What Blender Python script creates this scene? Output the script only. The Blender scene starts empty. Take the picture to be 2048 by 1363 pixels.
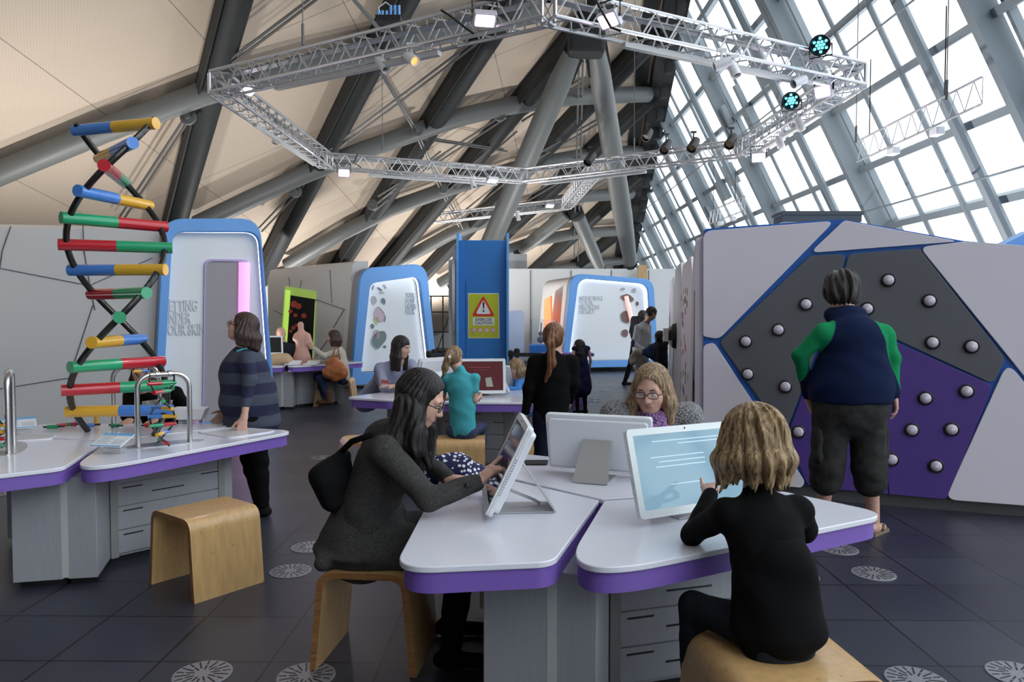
import bpy, bmesh, math, random
import numpy as np
from mathutils import Vector as V, Matrix
random.seed(7); np.random.seed(7)
sc = bpy.context.scene
COL = sc.collection
R = math.radians
# ---------------------------------------------------------------- camera
FPX = 1500.0; HC = 1.57; PITCH = math.atan(55.5/1500)
cam_d = bpy.data.cameras.new('camera'); cam = bpy.data.objects.new('camera', cam_d); COL.objects.link(cam)
cam_d.sensor_width = 36; cam_d.lens = 36*FPX/2048; cam_d.clip_end = 300
cam.location = (0, 0, HC); cam.rotation_euler = (math.pi/2-PITCH, 0, 0)
sc.camera = cam
# ---------------------------------------------------------------- light and exposure
sc.view_settings.view_transform = 'Standard'; sc.view_settings.look = 'None'
sc.view_settings.gamma = 1; sc.view_settings.use_curve_mapping = False
sc.view_settings.exposure = -0.25
w = bpy.data.worlds.new('sky'); sc.world = w; w.use_nodes = True
bg = w.node_tree.nodes['Background']; bg.inputs[0].default_value = (0.86, 0.93, 1.0, 1); bg.inputs[1].default_value = 3.6
sun_d = bpy.data.lights.new('sun', 'SUN'); sun_d.energy = 0.6; sun_d.angle = R(25); sun_d.color = (1, .97, .93)
sun = bpy.data.objects.new('sun', sun_d); COL.objects.link(sun); sun.rotation_euler = (R(48), R(42), R(25))
# ---------------------------------------------------------------- pixel -> place helpers
_cp, _sp = math.cos(PITCH), math.sin(PITCH)
def ray(px, py):
    u = (px-1024)/FPX; v = (681.5-py)/FPX
    return V((u, _cp+v*_sp, -_sp+v*_cp))
def at(px, py, Y):
    r = ray(px, py); return V((0, 0, HC))+r*(Y/r.y)
def gz(px, py, z=0.0):
    r = ray(px, py); return V((0, 0, HC))+r*((z-HC)/r.z)
def onpl(px, py, p0, n):
    r = ray(px, py); o = V((0, 0, HC)); n = V(n)
    return o+r*((V(p0)-o).dot(n)/r.dot(n))
# ---------------------------------------------------------------- materials
MATS = {}
def mat(name, col, rough=.5, metal=0., emit=None, es=1., spec=.5, noise=None, bump=None, alpha=None, coat=0., trans=0.):
    if name in MATS: return MATS[name]
    m = bpy.data.materials.new(name); m.use_nodes = True; nt = m.node_tree; b = nt.nodes['Principled BSDF']
    b.inputs['Base Color'].default_value = (*col, 1); b.inputs['Roughness'].default_value = rough
    b.inputs['Metallic'].default_value = metal; b.inputs['Specular IOR Level'].default_value = spec
    b.inputs['Coat Weight'].default_value = coat; b.inputs['Transmission Weight'].default_value = trans
    if alpha is not None: b.inputs['Alpha'].default_value = alpha
    if emit: b.inputs['Emission Color'].default_value = (*emit, 1); b.inputs['Emission Strength'].default_value = es
    tc = nt.nodes.new('ShaderNodeTexCoord')
    if noise:   # (scale, amount, (stretch))
        s_, a_ = noise[0], noise[1]; st = noise[2] if len(noise) > 2 else (1, 1, 1)
        mp = nt.nodes.new('ShaderNodeMapping'); mp.inputs['Scale'].default_value = st
        n = nt.nodes.new('ShaderNodeTexNoise'); n.inputs['Scale'].default_value = s_; n.inputs['Detail'].default_value = 6
        nt.links.new(tc.outputs['Object'], mp.inputs[0]); nt.links.new(mp.outputs[0], n.inputs['Vector'])
        r = nt.nodes.new('ShaderNodeValToRGB'); e = r.color_ramp.elements
        e[0].position = .3; e[1].position = .7
        e[0].color = (*[max(0, c*(1-a_)) for c in col], 1); e[1].color = (*[min(1, c*(1+a_)) for c in col], 1)
        nt.links.new(n.outputs[0], r.inputs[0]); nt.links.new(r.outputs[0], b.inputs['Base Color'])
    if bump:    # (scale, strength, stretch)
        st = bump[2] if len(bump) > 2 else (1, 1, 1)
        mp = nt.nodes.new('ShaderNodeMapping'); mp.inputs['Scale'].default_value = st
        n = nt.nodes.new('ShaderNodeTexNoise'); n.inputs['Scale'].default_value = bump[0]; n.inputs['Detail'].default_value = 4
        nt.links.new(tc.outputs['Object'], mp.inputs[0]); nt.links.new(mp.outputs[0], n.inputs['Vector'])
        bp = nt.nodes.new('ShaderNodeBump'); bp.inputs['Strength'].default_value = bump[1]; bp.inputs['Distance'].default_value = .01
        nt.links.new(n.outputs[0], bp.inputs['Height']); nt.links.new(bp.outputs[0], b.inputs['Normal'])
    MATS[name] = m; return m
# ---------------------------------------------------------------- mesh builder
def rz(a):
    return Matrix.Rotation(a, 3, 'Z')
def perp(d):
    d = V(d).normalized(); a = V((0, 0, 1)) if abs(d.z) < .9 else V((1, 0, 0))
    x = a.cross(d).normalized(); return x, d.cross(x)
class MB:
    def __init__(s): s.v = []; s.f = []; s.m = []
    def add(s, vs, fs, mi=0):
        o = len(s.v); s.v += [V(a) for a in vs]; s.f += [tuple(i+o for i in f) for f in fs]; s.m += [mi]*len(fs); return s
    def box(s, c, d, rot=None, mi=0):
        c = V(c); hx, hy, hz = d[0]/2, d[1]/2, d[2]/2
        P = [V((x*hx, y*hy, z*hz)) for x in (-1, 1) for y in (-1, 1) for z in (-1, 1)]
        if rot is not None: P = [rot@p for p in P]
        return s.add([c+p for p in P], [(0, 1, 3, 2), (4, 6, 7, 5), (0, 4, 5, 1), (2, 3, 7, 6), (0, 2, 6, 4), (1, 5, 7, 3)], mi)
    def bar(s, a, b, w, h, mi=0, up=None):
        a, b = V(a), V(b); d = (b-a)
        if up is None: x, y = perp(d)
        else:
            y = V(up); x = y.cross(d).normalized(); y = d.cross(x).normalized()
        vs = []
        for p in (a, b):
            for i, j in ((-1, -1), (1, -1), (1, 1), (-1, 1)): vs.append(p+x*i*w/2+y*j*h/2)
        return s.add(vs, [(3, 2, 1, 0), (4, 5, 6, 7), (0, 1, 5, 4), (1, 2, 6, 5), (2, 3, 7, 6), (3, 0, 4, 7)], mi)
    def tube(s, pts, r, n=12, mi=0, caps=True, capmi=None):
        pts = [V(p) for p in pts]; L = len(pts); rs = r if isinstance(r, (list, tuple)) else [r]*L
        d0 = (pts[1]-pts[0]).normalized(); x, y = perp(d0); vs = []
        for i, p in enumerate(pts):
            d = (pts[min(i+1, L-1)]-pts[max(i-1, 0)]).normalized()
            x = (x-d*x.dot(d)).normalized(); y = d.cross(x)
            for k in range(n):
                a = 2*math.pi*k/n; vs.append(p+(x*math.cos(a)+y*math.sin(a))*rs[i])
        fs = [(i*n+k, i*n+(k+1) % n, (i+1)*n+(k+1) % n, (i+1)*n+k) for i in range(L-1) for k in range(n)]
        s.add(vs, fs, mi)
        if caps:
            o = len(s.v)-len(vs); s.f += [tuple(o+k for k in reversed(range(n))), tuple(o+(L-1)*n+k for k in range(n))]
            s.m += [mi if capmi is None else capmi]*2
        return s
    def prism(s, poly, z0, z1, fr=None, mi=0, capmi=None):
        """poly 2-D CCW; fr maps (x,y,z)->world"""
        fr = fr or (lambda x, y, z: V((x, y, z))); n = len(poly)
        vs = [fr(p[0], p[1], z0) for p in poly]+[fr(p[0], p[1], z1) for p in poly]
        s.add(vs, [(k, (k+1) % n, n+(k+1) % n, n+k) for k in range(n)], mi)
        o = len(s.v)-2*n; s.f += [tuple(o+k for k in reversed(range(n))), tuple(o+n+k for k in range(n))]
        s.m += [mi if capmi is None else capmi]*2
        return s
    def ring(s, A, B, z0, z1, fr=None, mi=0):
        """loop between outer A and inner B (same count)"""
        fr = fr or (lambda x, y, z: V((x, y, z))); n = len(A)
        vs = [fr(*p, z0) for p in A]+[fr(*p, z0) for p in B]+[fr(*p, z1) for p in A]+[fr(*p, z1) for p in B]
        fs = []
        for k in range(n):
            j = (k+1) % n
            fs += [(k, n+k, n+j, j), (2*n+k, 2*n+j, 3*n+j, 3*n+k), (k, j, 2*n+j, 2*n+k), (n+k, 3*n+k, 3*n+j, n+j)]
        return s.add(vs, fs, mi)
    def lathe(s, prof, c=(0, 0, 0), ax=(0, 0, 1), n=20, mi=0):
        c = V(c); ax = V(ax).normalized(); x, y = perp(ax); vs = []
        for r, z in prof:
            for k in range(n):
                a = 2*math.pi*k/n; vs.append(c+ax*z+(x*math.cos(a)+y*math.sin(a))*r)
        L = len(prof); fs = [(i*n+k, i*n+(k+1) % n, (i+1)*n+(k+1) % n, (i+1)*n+k) for i in range(L-1) for k in range(n)]
        fs += [tuple(reversed(range(n))), tuple((L-1)*n+k for k in range(n))]
        return s.add(vs, fs, mi)
    def ball(s, c, r, n=14, mi=0, sx=(1, 1, 1), rot=None):
        c = V(c); vs = []; fs = []; m = n//2
        for i in range(m+1):
            t = math.pi*i/m
            for k in range(n):
                a = 2*math.pi*k/n; p = V((math.sin(t)*math.cos(a)*sx[0], math.sin(t)*math.sin(a)*sx[1], math.cos(t)*sx[2]))*r
                vs.append(c+(rot@p if rot is not None else p))
        for i in range(m):
            for k in range(n): fs.append((i*n+k, (i+1)*n+k, (i+1)*n+(k+1) % n, i*n+(k+1) % n))
        return s.add(vs, fs, mi)
def rpoly(pts, r, n=6):
    out = []; L = len(pts); rr = r if isinstance(r, (list, tuple)) else [r]*L
    for i in range(L):
        p = V(pts[i]).to_2d(); a = V(pts[i-1]).to_2d(); b = V(pts[(i+1) % L]).to_2d()
        da, db = (a-p), (b-p); la, lb = da.length, db.length; da /= la; db /= lb
        ang = math.acos(max(-1, min(1, da.dot(db)))); d = min(rr[i]/max(1e-4, math.tan(ang/2)), la*.48, lb*.48)
        A, B = p+da*d, p+db*d
        for k in range(n+1):
            t = k/n; out.append(tuple(A*(1-t)**2+p*2*t*(1-t)+B*t*t))
    return out
WM = {}
def tag(o, label=None, cat=None, group=None, kind=None):
    if label: o['label'] = label
    if cat: o['category'] = cat
    if group: o['group'] = group
    if kind: o['kind'] = kind
    return o
def thing(name, label, cat, loc, rot=0., group=None):
    o = bpy.data.objects.new(name, None); o.empty_display_size = .1; COL.objects.link(o)
    o.location = loc; o.rotation_euler = (0, 0, rot)
    WM[o] = Matrix.Translation(V(loc))@Matrix.Rotation(rot, 4, 'Z'); return tag(o, label, cat, group)
def obj(name, mb, mats, parent=None, local=False, smooth=False, bevel=0., origin=None, fixn=True):
    """world-space verts by default; local=True when verts are already in the parent's frame"""
    if isinstance(mb, tuple): vs, fs, mi = [V(a) for a in mb[0]], mb[1], None
    else: vs, fs, mi = mb.v, mb.f, mb.m
    M0 = Matrix.Identity(4); loc = V((0, 0, 0))
    if parent is not None:
        M0 = WM.get(parent, M0)
        if not local:
            I = M0.inverted(); vs = [I@p for p in vs]
    elif not local:
        if origin is None:
            xs = [p.x for p in vs]; ys = [p.y for p in vs]
            origin = ((min(xs)+max(xs))/2, (min(ys)+max(ys))/2, min(p.z for p in vs))
        loc = V(origin); vs = [p-loc for p in vs]; M0 = Matrix.Translation(loc)
    me = bpy.data.meshes.new(name); me.from_pydata([tuple(p) for p in vs], [], fs)
    if not isinstance(mats, (list, tuple)): mats = [mats]
    for m in mats: me.materials.append(m)
    if mi and len(mats) > 1: me.polygons.foreach_set('material_index', mi)
    if fixn:
        bm = bmesh.new(); bm.from_mesh(me); bmesh.ops.recalc_face_normals(bm, faces=bm.faces); bm.to_mesh(me); bm.free()
    if smooth: me.polygons.foreach_set('use_smooth', [True]*len(me.polygons))
    me.update()
    o = bpy.data.objects.new(name, me); COL.objects.link(o); o.location = loc
    if parent is not None: o.parent = parent
    WM[o] = M0
    if smooth == 'auto':
        me.polygons.foreach_set('use_smooth', [True]*len(me.polygons))
        try: me.set_sharp_from_angle(angle=R(35))
        except Exception: pass
    if bevel:
        b = o.modifiers.new('bevel', 'BEVEL'); b.width = bevel; b.segments = 2; b.limit_method = 'ANGLE'; b.angle_limit = R(40)
    return o
def struct(name, mb, mats, parent=None, **k):
    o = obj(name, mb, mats, parent, **k)
    if parent is None: o['kind'] = 'structure'
    return o
def copy_tree(o, parent=None):
    c = o.copy(); COL.objects.link(c)
    if parent is not None: c.parent = parent
    for ch in list(o.children): copy_tree(ch, c)
    return c
def textobj(name, s, size, m, parent, o0, xdir, updir, ext=.004, align='LEFT', spacing=1.0, bold=0.0, xs=1.0):
    """flat lettering standing on a surface: o0 = start of baseline (world)"""
    cu = bpy.data.curves.new(name, 'FONT'); cu.body = s; cu.size = size; cu.extrude = ext; cu.align_x = align
    cu.space_line = spacing; cu.offset = bold; cu.resolution_u = 3
    t = bpy.data.objects.new(name, cu); COL.objects.link(t)
    dg = bpy.context.evaluated_depsgraph_get(); me = bpy.data.meshes.new_from_object(t.evaluated_get(dg))
    bpy.data.objects.remove(t)
    x = V(xdir).normalized(); y = V(updir).normalized(); z = x.cross(y); o0 = V(o0)
    mw = [o0+x*v.co.x*xs+y*v.co.y+z*v.co.z for v in me.vertices]; fs = [tuple(p.vertices) for p in me.polygons]
    bpy.data.meshes.remove(me)
    mb = MB(); mb.add(mw, fs); return obj(name, mb, m, parent, fixn=False)
# ================================================================= the shell
WHITE = mat('white_laminate', (.82, .82, .85), .3)
PANEL = mat('panel_grey', (.60, .60, .61), .45)
BLUE = mat('rim_blue', (.13, .36, .80), .4)
BLUED = mat('deep_blue', (.035, .21, .60), .4)
STEEL = mat('brushed_steel', (.6, .6, .6), .28, 1.)
ALU = mat('truss_aluminium', (.62, .62, .64), .38, .75)
TUBEM = mat('painted_tube', (.135, .142, .14), .5, .0)
RIBM = mat('dark_rib', (.022, .024, .025), .6, .0, spec=.25)
BLACK = mat('black_plastic', (.012, .012, .014), .45)
FINM = mat('glazing_steel', (.20, .235, .26), .5, .0)
# floor: slate tiles half a metre square, aligned with the glazing
def floor_mat():
    m = bpy.data.materials.new('slate_tiles'); m.use_nodes = True; nt = m.node_tree; b = nt.nodes['Principled BSDF']; L = nt.links
    tc = nt.nodes.new('ShaderNodeTexCoord'); mp = nt.nodes.new('ShaderNodeMapping')
    mp.inputs['Location'].default_value = (.13, .19, 0); mp.inputs['Rotation'].default_value = (0, 0, R(.72))
    L.new(tc.outputs['Object'], mp.inputs[0])
    br = nt.nodes.new('ShaderNodeTexBrick'); br.offset = 0; br.squash = 1; br.inputs['Scale'].default_value = 1
    br.inputs['Mortar Size'].default_value = .006; br.inputs['Brick Width'].default_value = .5; br.inputs['Row Height'].default_value = .5
    br.inputs['Mortar Smooth'].default_value = .1; br.inputs['Bias'].default_value = 0
    br.inputs['Color1'].default_value = (.031, .035, .054, 1); br.inputs['Color2'].default_value = (.045, .049, .070, 1); br.inputs['Mortar'].default_value = (.005, .005, .006, 1)
    L.new(mp.outputs[0], br.inputs['Vector'])
    n = nt.nodes.new('ShaderNodeTexNoise'); n.inputs['Scale'].default_value = 1.3; n.inputs['Detail'].default_value = 8; L.new(tc.outputs['Object'], n.inputs['Vector'])
    mx = nt.nodes.new('ShaderNodeMixRGB'); mx.blend_type = 'MULTIPLY'; mx.inputs[0].default_value = .45
    L.new(br.outputs['Color'], mx.inputs[1]); L.new(n.outputs['Fac'], mx.inputs[2]); L.new(mx.outputs[0], b.inputs['Base Color'])
    rr = nt.nodes.new('ShaderNodeMapRange'); rr.inputs[3].default_value = .30; rr.inputs[4].default_value = .48
    L.new(n.outputs['Fac'], rr.inputs[0]); L.new(rr.outputs[0], b.inputs['Roughness'])
    bp = nt.nodes.new('ShaderNodeBump'); bp.inputs['Strength'].default_value = .3; bp.inputs['Distance'].default_value = .003; bp.invert = True
    L.new(br.outputs['Fac'], bp.inputs['Height']); L.new(bp.outputs[0], b.inputs['Normal'])
    return m
FLOOR = floor_mat()
struct('floor', MB().box((-9, 18, -.1), (40, 58, .2)), FLOOR, origin=(0, 0, 0))
# roof plane z = 10.57 + .4x - .254y ; glass plane x + .5z = 7.585
def roofz(x, y): return 10.57+.4*x-.254*y
RN = V((-.4, .254, 1)).normalized(); RP = V((0, 0, 10.57))
GN = V((1, 0, .5)).normalized(); GP = V((7.585, 0, 0))
def clip(poly, p, n):
    out = []; n = V(n); p = V(p)
    for i in range(len(poly)):
        a, b = poly[i-1], poly[i]; da, db = (a-p).dot(n), (b-p).dot(n)
        if (da <= 0) != (db <= 0): out.append(a+(b-a)*(da/(da-db)))
        if db <= 0: out.append(b)
    return out
def roof_mat():
    m = bpy.data.materials.new('roof_panels'); m.use_nodes = True; nt = m.node_tree; b = nt.nodes['Principled BSDF']; L = nt.links
    tc = nt.nodes.new('ShaderNodeTexCoord')
    br = nt.nodes.new('ShaderNodeTexBrick'); br.offset = .0; br.inputs['Scale'].default_value = 1; br.inputs['Mortar Size'].default_value = .006
    br.inputs['Brick Width'].default_value = 3.1; br.inputs['Row Height'].default_value = 2.15
    br.inputs['Color1'].default_value = (.58, .48, .385, 1); br.inputs['Color2'].default_value = (.55, .455, .365, 1); br.inputs['Mortar'].default_value = (.16, .13, .11, 1)
    mpr = nt.nodes.new('ShaderNodeMapping'); mpr.inputs['Rotation'].default_value = (0, 0, R(38)); L.new(tc.outputs['Object'], mpr.inputs[0]); L.new(mpr.outputs[0], br.inputs['Vector'])
    vo = nt.nodes.new('ShaderNodeTexVoronoi'); vo.inputs['Scale'].default_value = 27; vo.inputs['Randomness'].default_value = 0
    L.new(tc.outputs['Object'], vo.inputs['Vector'])
    cr = nt.nodes.new('ShaderNodeValToRGB'); cr.color_ramp.elements[0].position = .14; cr.color_ramp.elements[0].color = (.70, .67, .64, 1); cr.color_ramp.elements[1].position = .26
    L.new(vo.outputs['Distance'], cr.inputs[0])
    mx = nt.nodes.new('ShaderNodeMixRGB'); mx.blend_type = 'MULTIPLY'; mx.inputs[0].default_value = .6
    L.new(br.outputs['Color'], mx.inputs[1]); L.new(cr.outputs[0], mx.inputs[2]); L.new(mx.outputs[0], b.inputs['Base Color'])
    b.inputs['Roughness'].default_value = .8; return m
e1 = (V((.623, -1, .503))).normalized(); e1 = (e1-RN*e1.dot(RN)).normalized(); e2 = RN.cross(e1)
big = [V((x, y, roofz(x, y))) for x, y in ((-34, -10), (34, -10), (34, 50), (-34, 50))]
rp = clip(clip(big, GP, GN), (0, 0, 0), (0, 0, -1))
ORI = V((0, 18, roofz(0, 18)))
loc2 = [((p-ORI).dot(e1), (p-ORI).dot(e2)) for p in rp]
if sum(loc2[i-1][0]*loc2[i][1]-loc2[i][0]*loc2[i-1][1] for i in range(len(loc2))) < 0: loc2.reverse()
ceil = obj('ceiling', MB().prism(loc2, .0, .3), roof_mat(), local=True); ceil['kind'] = 'structure'
MC = Matrix((( *e1, 0), (*e2, 0), (*RN, 0), (0, 0, 0, 1))).transposed(); MC.translation = ORI
ceil.matrix_world = MC; ceil.location = ORI; ceil.rotation_euler = MC.to_euler()
def roofpt(px, py, off=0.):
    return onpl(px, py, RP-RN*off, RN)
def tube_roof(name, pts, r, m, label, cat, grp, off, dark=False):
    P = [roofpt(a, b, off) for a, b in pts]
    return tag(obj(name, MB().tube(P, r, 16), m, smooth='auto'), label, cat, grp)
ordn = ['first', 'second', 'third', 'fourth', 'fifth', 'sixth', 'seventh', 'eighth', 'ninth', 'tenth', 'eleventh', 'twelfth']
ribs = [[(335, 500), (478, -30)], [(520, 560), (822, -30)], [(655, 570), (1045, -30)], [(745, 565), (1100, 120), (1250, -45)],
        [(828, 570), (1024, 329), (1198, 158), (1310, 70)], [(905, 565), (1158, 313), (1296, 198)], [(1030, 577), (1214, 412), (1285, 345)], [(1090, 578), (1234, 467), (1270, 440)]]
for i, P in enumerate(ribs):
    a = roofpt(*P[0], .22); b = roofpt(*P[-1], .22)
    d = (b-a).normalized()
    mb = MB().tube([a, b], .235, 16); mb.bar(a+RN*.16, b+RN*.16, .34, .12, up=RN)
    sd = d.cross(RN)
    mb.bar(a-RN*.1+sd*.25, b-RN*.1+sd*.25, .03, .16, up=RN)
    tag(obj('roof_rib', mb, RIBM, smooth='auto'), 'dark grey steel rib slanting up under the beige roof, %s from the left' % ordn[i], 'beam', 'dark sloping roof ribs')
purl = [[(-80, 382), (0, 346), (205, 262), (404, 188), (560, 144), (720, 106), (900, 62), (1080, 22)],
        [(395, 448), (500, 398), (605, 350), (720, 303), (834, 263), (925, 233), (1015, 212), (1150, 193), (1296, 188)],
        [(575, 530), (680, 468), (780, 418), (886, 380), (1033, 336), (1154, 313), (1278, 303)],
        [(790, 528), (900, 468), (1030, 420), (1170, 392), (1262, 386)],
        [(880, 566), (960, 520), (1067, 482), (1150, 467), (1254, 460)],
        [(935, 602), (1010, 570), (1100, 540), (1200, 525), (1252, 520)]]
for i, P in enumerate(purl):
    tube_roof('roof_tube', P, .19, TUBEM, 'curved mid grey steel tube crossing the roof ribs, %s from the top' % ordn[i], 'beam', 'curved grey roof tubes', .30)
# tension rod pairs
rods = [((372, 240), (236, 447)), ((455, 128), (640, -12)), ((590, 386), (520, 460)), ((665, 300), (950, 85)), ((760, 395), (1010, 232)), ((838, 275), (1010, 300)),
        ((745, 418), (885, 305)), ((885, 385), (1030, 260)), ((760, 140), (832, 262)), ((832, 262), (885, 382)), ((885, 382), (922, 455)), ((1040, 240), (1165, 160)),
        ((1020, 345), (1200, 240)), ((1050, 400), (1240, 290)), ((1060, 450), (1250, 340)), ((700, -10), (760, 60)), ((1162, 120), (1152, 520)), ((900, 450), (1030, 345))]
RODM = mat('rod_grey', (.12, .12, .12), .4, .3)
for i, (a, b) in enumerate(rods):
    mb = MB()
    for k in (-4, 4):
        A = roofpt(a[0]+k, a[1]+k*.6, .42); B = roofpt(b[0]+k, b[1]+k*.6, .42); mb.tube([A, B], .022, 6)
    tag(obj('tension_rod', mb, RODM), 'pair of thin parallel steel tension rods strung between the roof ribs', 'tension rod', 'tension rods under the roof')
for i, (px, py) in enumerate([(378, 236), (592, 384), (835, 262), (886, 378), (745, 410), (1000, 232)]):
    p = roofpt(px, py, .45); mb = MB().lathe([(.0, 0), (.13, 0), (.13, .05), (.0, .05)], p, (0, -1, .2), 14); mb.lathe([(.05, -.06), (.05, .1)], p, (0, -1, .2), 10)
    tag(obj('rod_anchor', mb, TUBEM, smooth='auto'), 'round steel pin bracket where tension rods meet a roof rib', 'bracket', 'rod anchor brackets')
# inclined columns
def column(a, b, ra, rb, label):
    a, b = V(a), V(b); d = (a-b).normalized()
    t = thing('inclined_column', label, 'column', b)
    obj('shaft', MB().tube([b+d*.25, b+(a-b)*.3, a-(a-b)*.12, a-d*.35], [rb*.75, rb, ra, ra*.8], 20), TUBEM, t, smooth='auto')
    x = V((0, 1, 0)).cross(d).normalized(); mb = MB()
    for k in (-1, 1): mb.bar(a-d*.9+x*ra*.5*k, a+x*.1*k, .07, .26, up=x)
    obj('fork_bracket', mb, RIBM, t)
    obj('foot_pin', MB().lathe([(.0, -.14), (.17, -.14), (.17, .14), (0, .14)], b+d*.12, (0, 1, 0), 16), RIBM, t, smooth='auto')
apx = roofpt(1172, 62, .4); col1 = at(968, 520, 18.4)
col1 = col1+(col1-apx)*.32
column(apx+V((-.12, 0, -.1)), col1, .235, .24, 'thick grey sloping roof column leaning left down behind the blue tower')
column(apx+V((.15, 0, -.1)), at(1262, 532, 21.5), .225, .25, 'thick grey sloping roof column leaning right beside the glazing')
ap2 = roofpt(1148, 416, .3)
column(ap2, at(1032, 508, 25.6), .24, .22, 'smaller far grey column leaning left onto the grey pier')
column(ap2, at(1204, 545, 26.3), .24, .22, 'smaller far grey column leaning right above the white back wall')
tag(obj('node_casting', MB().box(apx+V((0, 0, -.18)), (.7, .5, .6)), RIBM, bevel=.08), 'dark steel node block joining the two thick columns to the roof', 'steel node')
# glazing ---------------------------------------------------------
def gpt(s, y, off=0.): # s = height z
    return V((7.585-.5*s, y, s))-GN*off
gm = bpy.data.materials.new('clear_glazing'); gm.use_nodes = True; nt = gm.node_tree; nt.nodes.clear()
o_ = nt.nodes.new('ShaderNodeOutputMaterial'); mx_ = nt.nodes.new('ShaderNodeMixShader'); tr = nt.nodes.new('ShaderNodeBsdfTransparent'); gl = nt.nodes.new('ShaderNodeBsdfGlossy')
gl.inputs['Roughness'].default_value = .02; fr_ = nt.nodes.new('ShaderNodeValue'); fr_.outputs[0].default_value = .04; tr.inputs[0].default_value = (.97, .98, .98, 1)
nt.links.new(fr_.outputs[0], mx_.inputs[0]); nt.links.new(tr.outputs[0], mx_.inputs[1]); nt.links.new(gl.outputs[0], mx_.inputs[2]); nt.links.new(mx_.outputs[0], o_.inputs[0])
def zroof_at(y):  # height where glass meets roof
    return (10.57+.4*7.585-.254*y)/1.2
W1 = thing('window_1', None, None, (7.585, 12, 0)); W1['kind'] = 'structure'
gq = clip(clip([gpt(-1, -10), gpt(14, -10), gpt(14, 50), gpt(-1, 50)], RP, RN), (0, 0, 0), (0, 0, -1))
mbp = MB(); k = len(gq); mbp.add([p+GN*.02 for p in gq]+[p+GN*.04 for p in gq], [tuple(range(k)), tuple(k+i for i in range(k))]+[(i, (i+1) % k, k+(i+1) % k, k+i) for i in range(k)])
obj('pane', mbp, gm, W1)
K = 6.8; ybase = K
fins = [K*(1.78+.585*i) for i in range(-3, 7)]
ym = lambda q: q
for y in fins:
    zt = zroof_at(y)
    if zt > .5:
        obj('fin', MB().bar(gpt(-.2, y, .16), gpt(zt, y, .16), .12, .30, up=GN), FINM, W1)
        obj('jamb', MB().bar(gpt(-.2, y-.2, .02), gpt(zt, y-.2, .02), .05, .1, up=GN), FINM, W1)
    for dy, r in ((1.05, .075), (1.85, .04), (2.85, .035)):
        y2 = y+dy; zt2 = zroof_at(y2)
        if zt2 > .5: obj('mullion', MB().tube([gpt(-.2, y2, .1 if r < .07 else .25), gpt(zt2, y2, .1 if r < .07 else .25)], r, 8), FINM, W1, smooth='auto')
for i, q in enumerate((-.05, .08, .211, .341, .473, .606, .737, .87, 1.0, 1.13, 1.26, 1.4)):
    z = HC+q*K; yend = (10.57+.4*7.585-1.2*z)/.254
    obj('transom', MB().bar(gpt(z, -10, .04), gpt(z, min(49, yend), .04), .1, .16, up=GN), FINM, W1)
for z in (3.35, 5.3): obj('cable_rail', MB().tube([gpt(z, -5, .45), gpt(z, 26, .45)], .014, 6), FINM, W1)
# opening blinds and actuators high on the glazing
for i, (y, z0, z1) in enumerate([(14.8, 5.2, 6.1), (15.9, 5.2, 6.0), (17.2, 4.6, 5.5), (18.2, 4.4, 5.3), (12.4, 5.9, 6.8), (13.4, 5.7, 6.6), (20.0, 3.6, 4.5), (21.2, 3.3, 4.2)]):
    mb = MB().bar(gpt(z0, y, .2), gpt((z0+z1)/2, y, .2), .26, .16, up=GN).bar(gpt(z0, y, .2), gpt(z1, y, .2), .12, .1, up=GN)
    obj('opening_actuator', mb, FINM, W1)
# dark verge beam where roof meets glass
a, b = [V((7.585-.5*zroof_at(y), y, zroof_at(y))) for y in (-10, 48)]
mb = MB().bar(a+V((-.25, 0, -.25)), b+V((-.25, 0, -.25)), .5, .45, up=(0, 0, 1)).bar(a+V((-.75, 0, -.3)), b+V((-.75, 0, -.3)), .3, .2, up=(0, 0, 1))
for y in np.arange(5, 40, 1.1):
    p = V((7.585-.5*zroof_at(y), y, zroof_at(y)))+V((-.2, 0, -.55)); mb.box(p, (.16, .2, .42))
struct('trim_1', mb, RIBM)
# side and rear enclosure
struct('wall_rear', MB().box((-12, -10.05, 1.2), (40, .1, 2.4)), mat('rear_wall', (.5, .5, .5), .8))
mb = MB(); mb.add([V(p) for p in ((-28.9, -10, 0), (-20, 50, 0), (-20, 50, .2), (-28.9, -10, .2))], [(0, 1, 2, 3)])
struct('wall_rear_gable', MB().add([V((x, y, z)) for y in (-10, -10.1) for x, z in ((-24, 2.4), (7, 2.4), (2.5, roofz(2.5, -10)-.1), (-24, roofz(-24, -10)-.1))], [(0, 1, 2, 3), (7, 6, 5, 4)]), mat('gable_grey', (.35, .35, .36), .8))
struct('wall_far', MB().box((4, 34.1, 1.6), (20, .2, 3.4)), PANEL)

# lamps added out of view behind the booths to brighten the roof
for i, (x, y, z, e) in enumerate([(-9.5, 5.2, .25, 190), (-7.6, 10.6, .25, 230), (-5.6, 12.4, .25, 150), (-6.2, 18.6, .25, 250), (.2, 15.6, .25, 260), (-1.2, 20.8, .25, 260), (-3.2, 23.3, .25, 250), (-2.5, 27.5, .25, 300), (3.4, 9.2, .25, 260), (1.6, 26.5, .25, 250)]):
    t = thing('added_roof_lamp', 'added low lamp box on the floor behind the exhibits, brightening the roof', 'added_roof_lamp', (x, y, z), 0, 'added roof fill lamps')
    obj('housing', MB().box((0, 0, -.1), (.5, .3, .12)), RIBM, t, local=True)
    ld = bpy.data.lights.new('added_roof_light', 'AREA'); ld.shape = 'RECTANGLE'; ld.size = .46; ld.size_y = .26; ld.energy = e*.74; ld.color = (1, .98, .95); ld.spread = R(150)
    lo = bpy.data.objects.new('added_roof_light', ld); COL.objects.link(lo); lo.parent = t; lo.location = (0, 0, 0); lo.rotation_euler = (math.pi, .25, 0)
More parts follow.
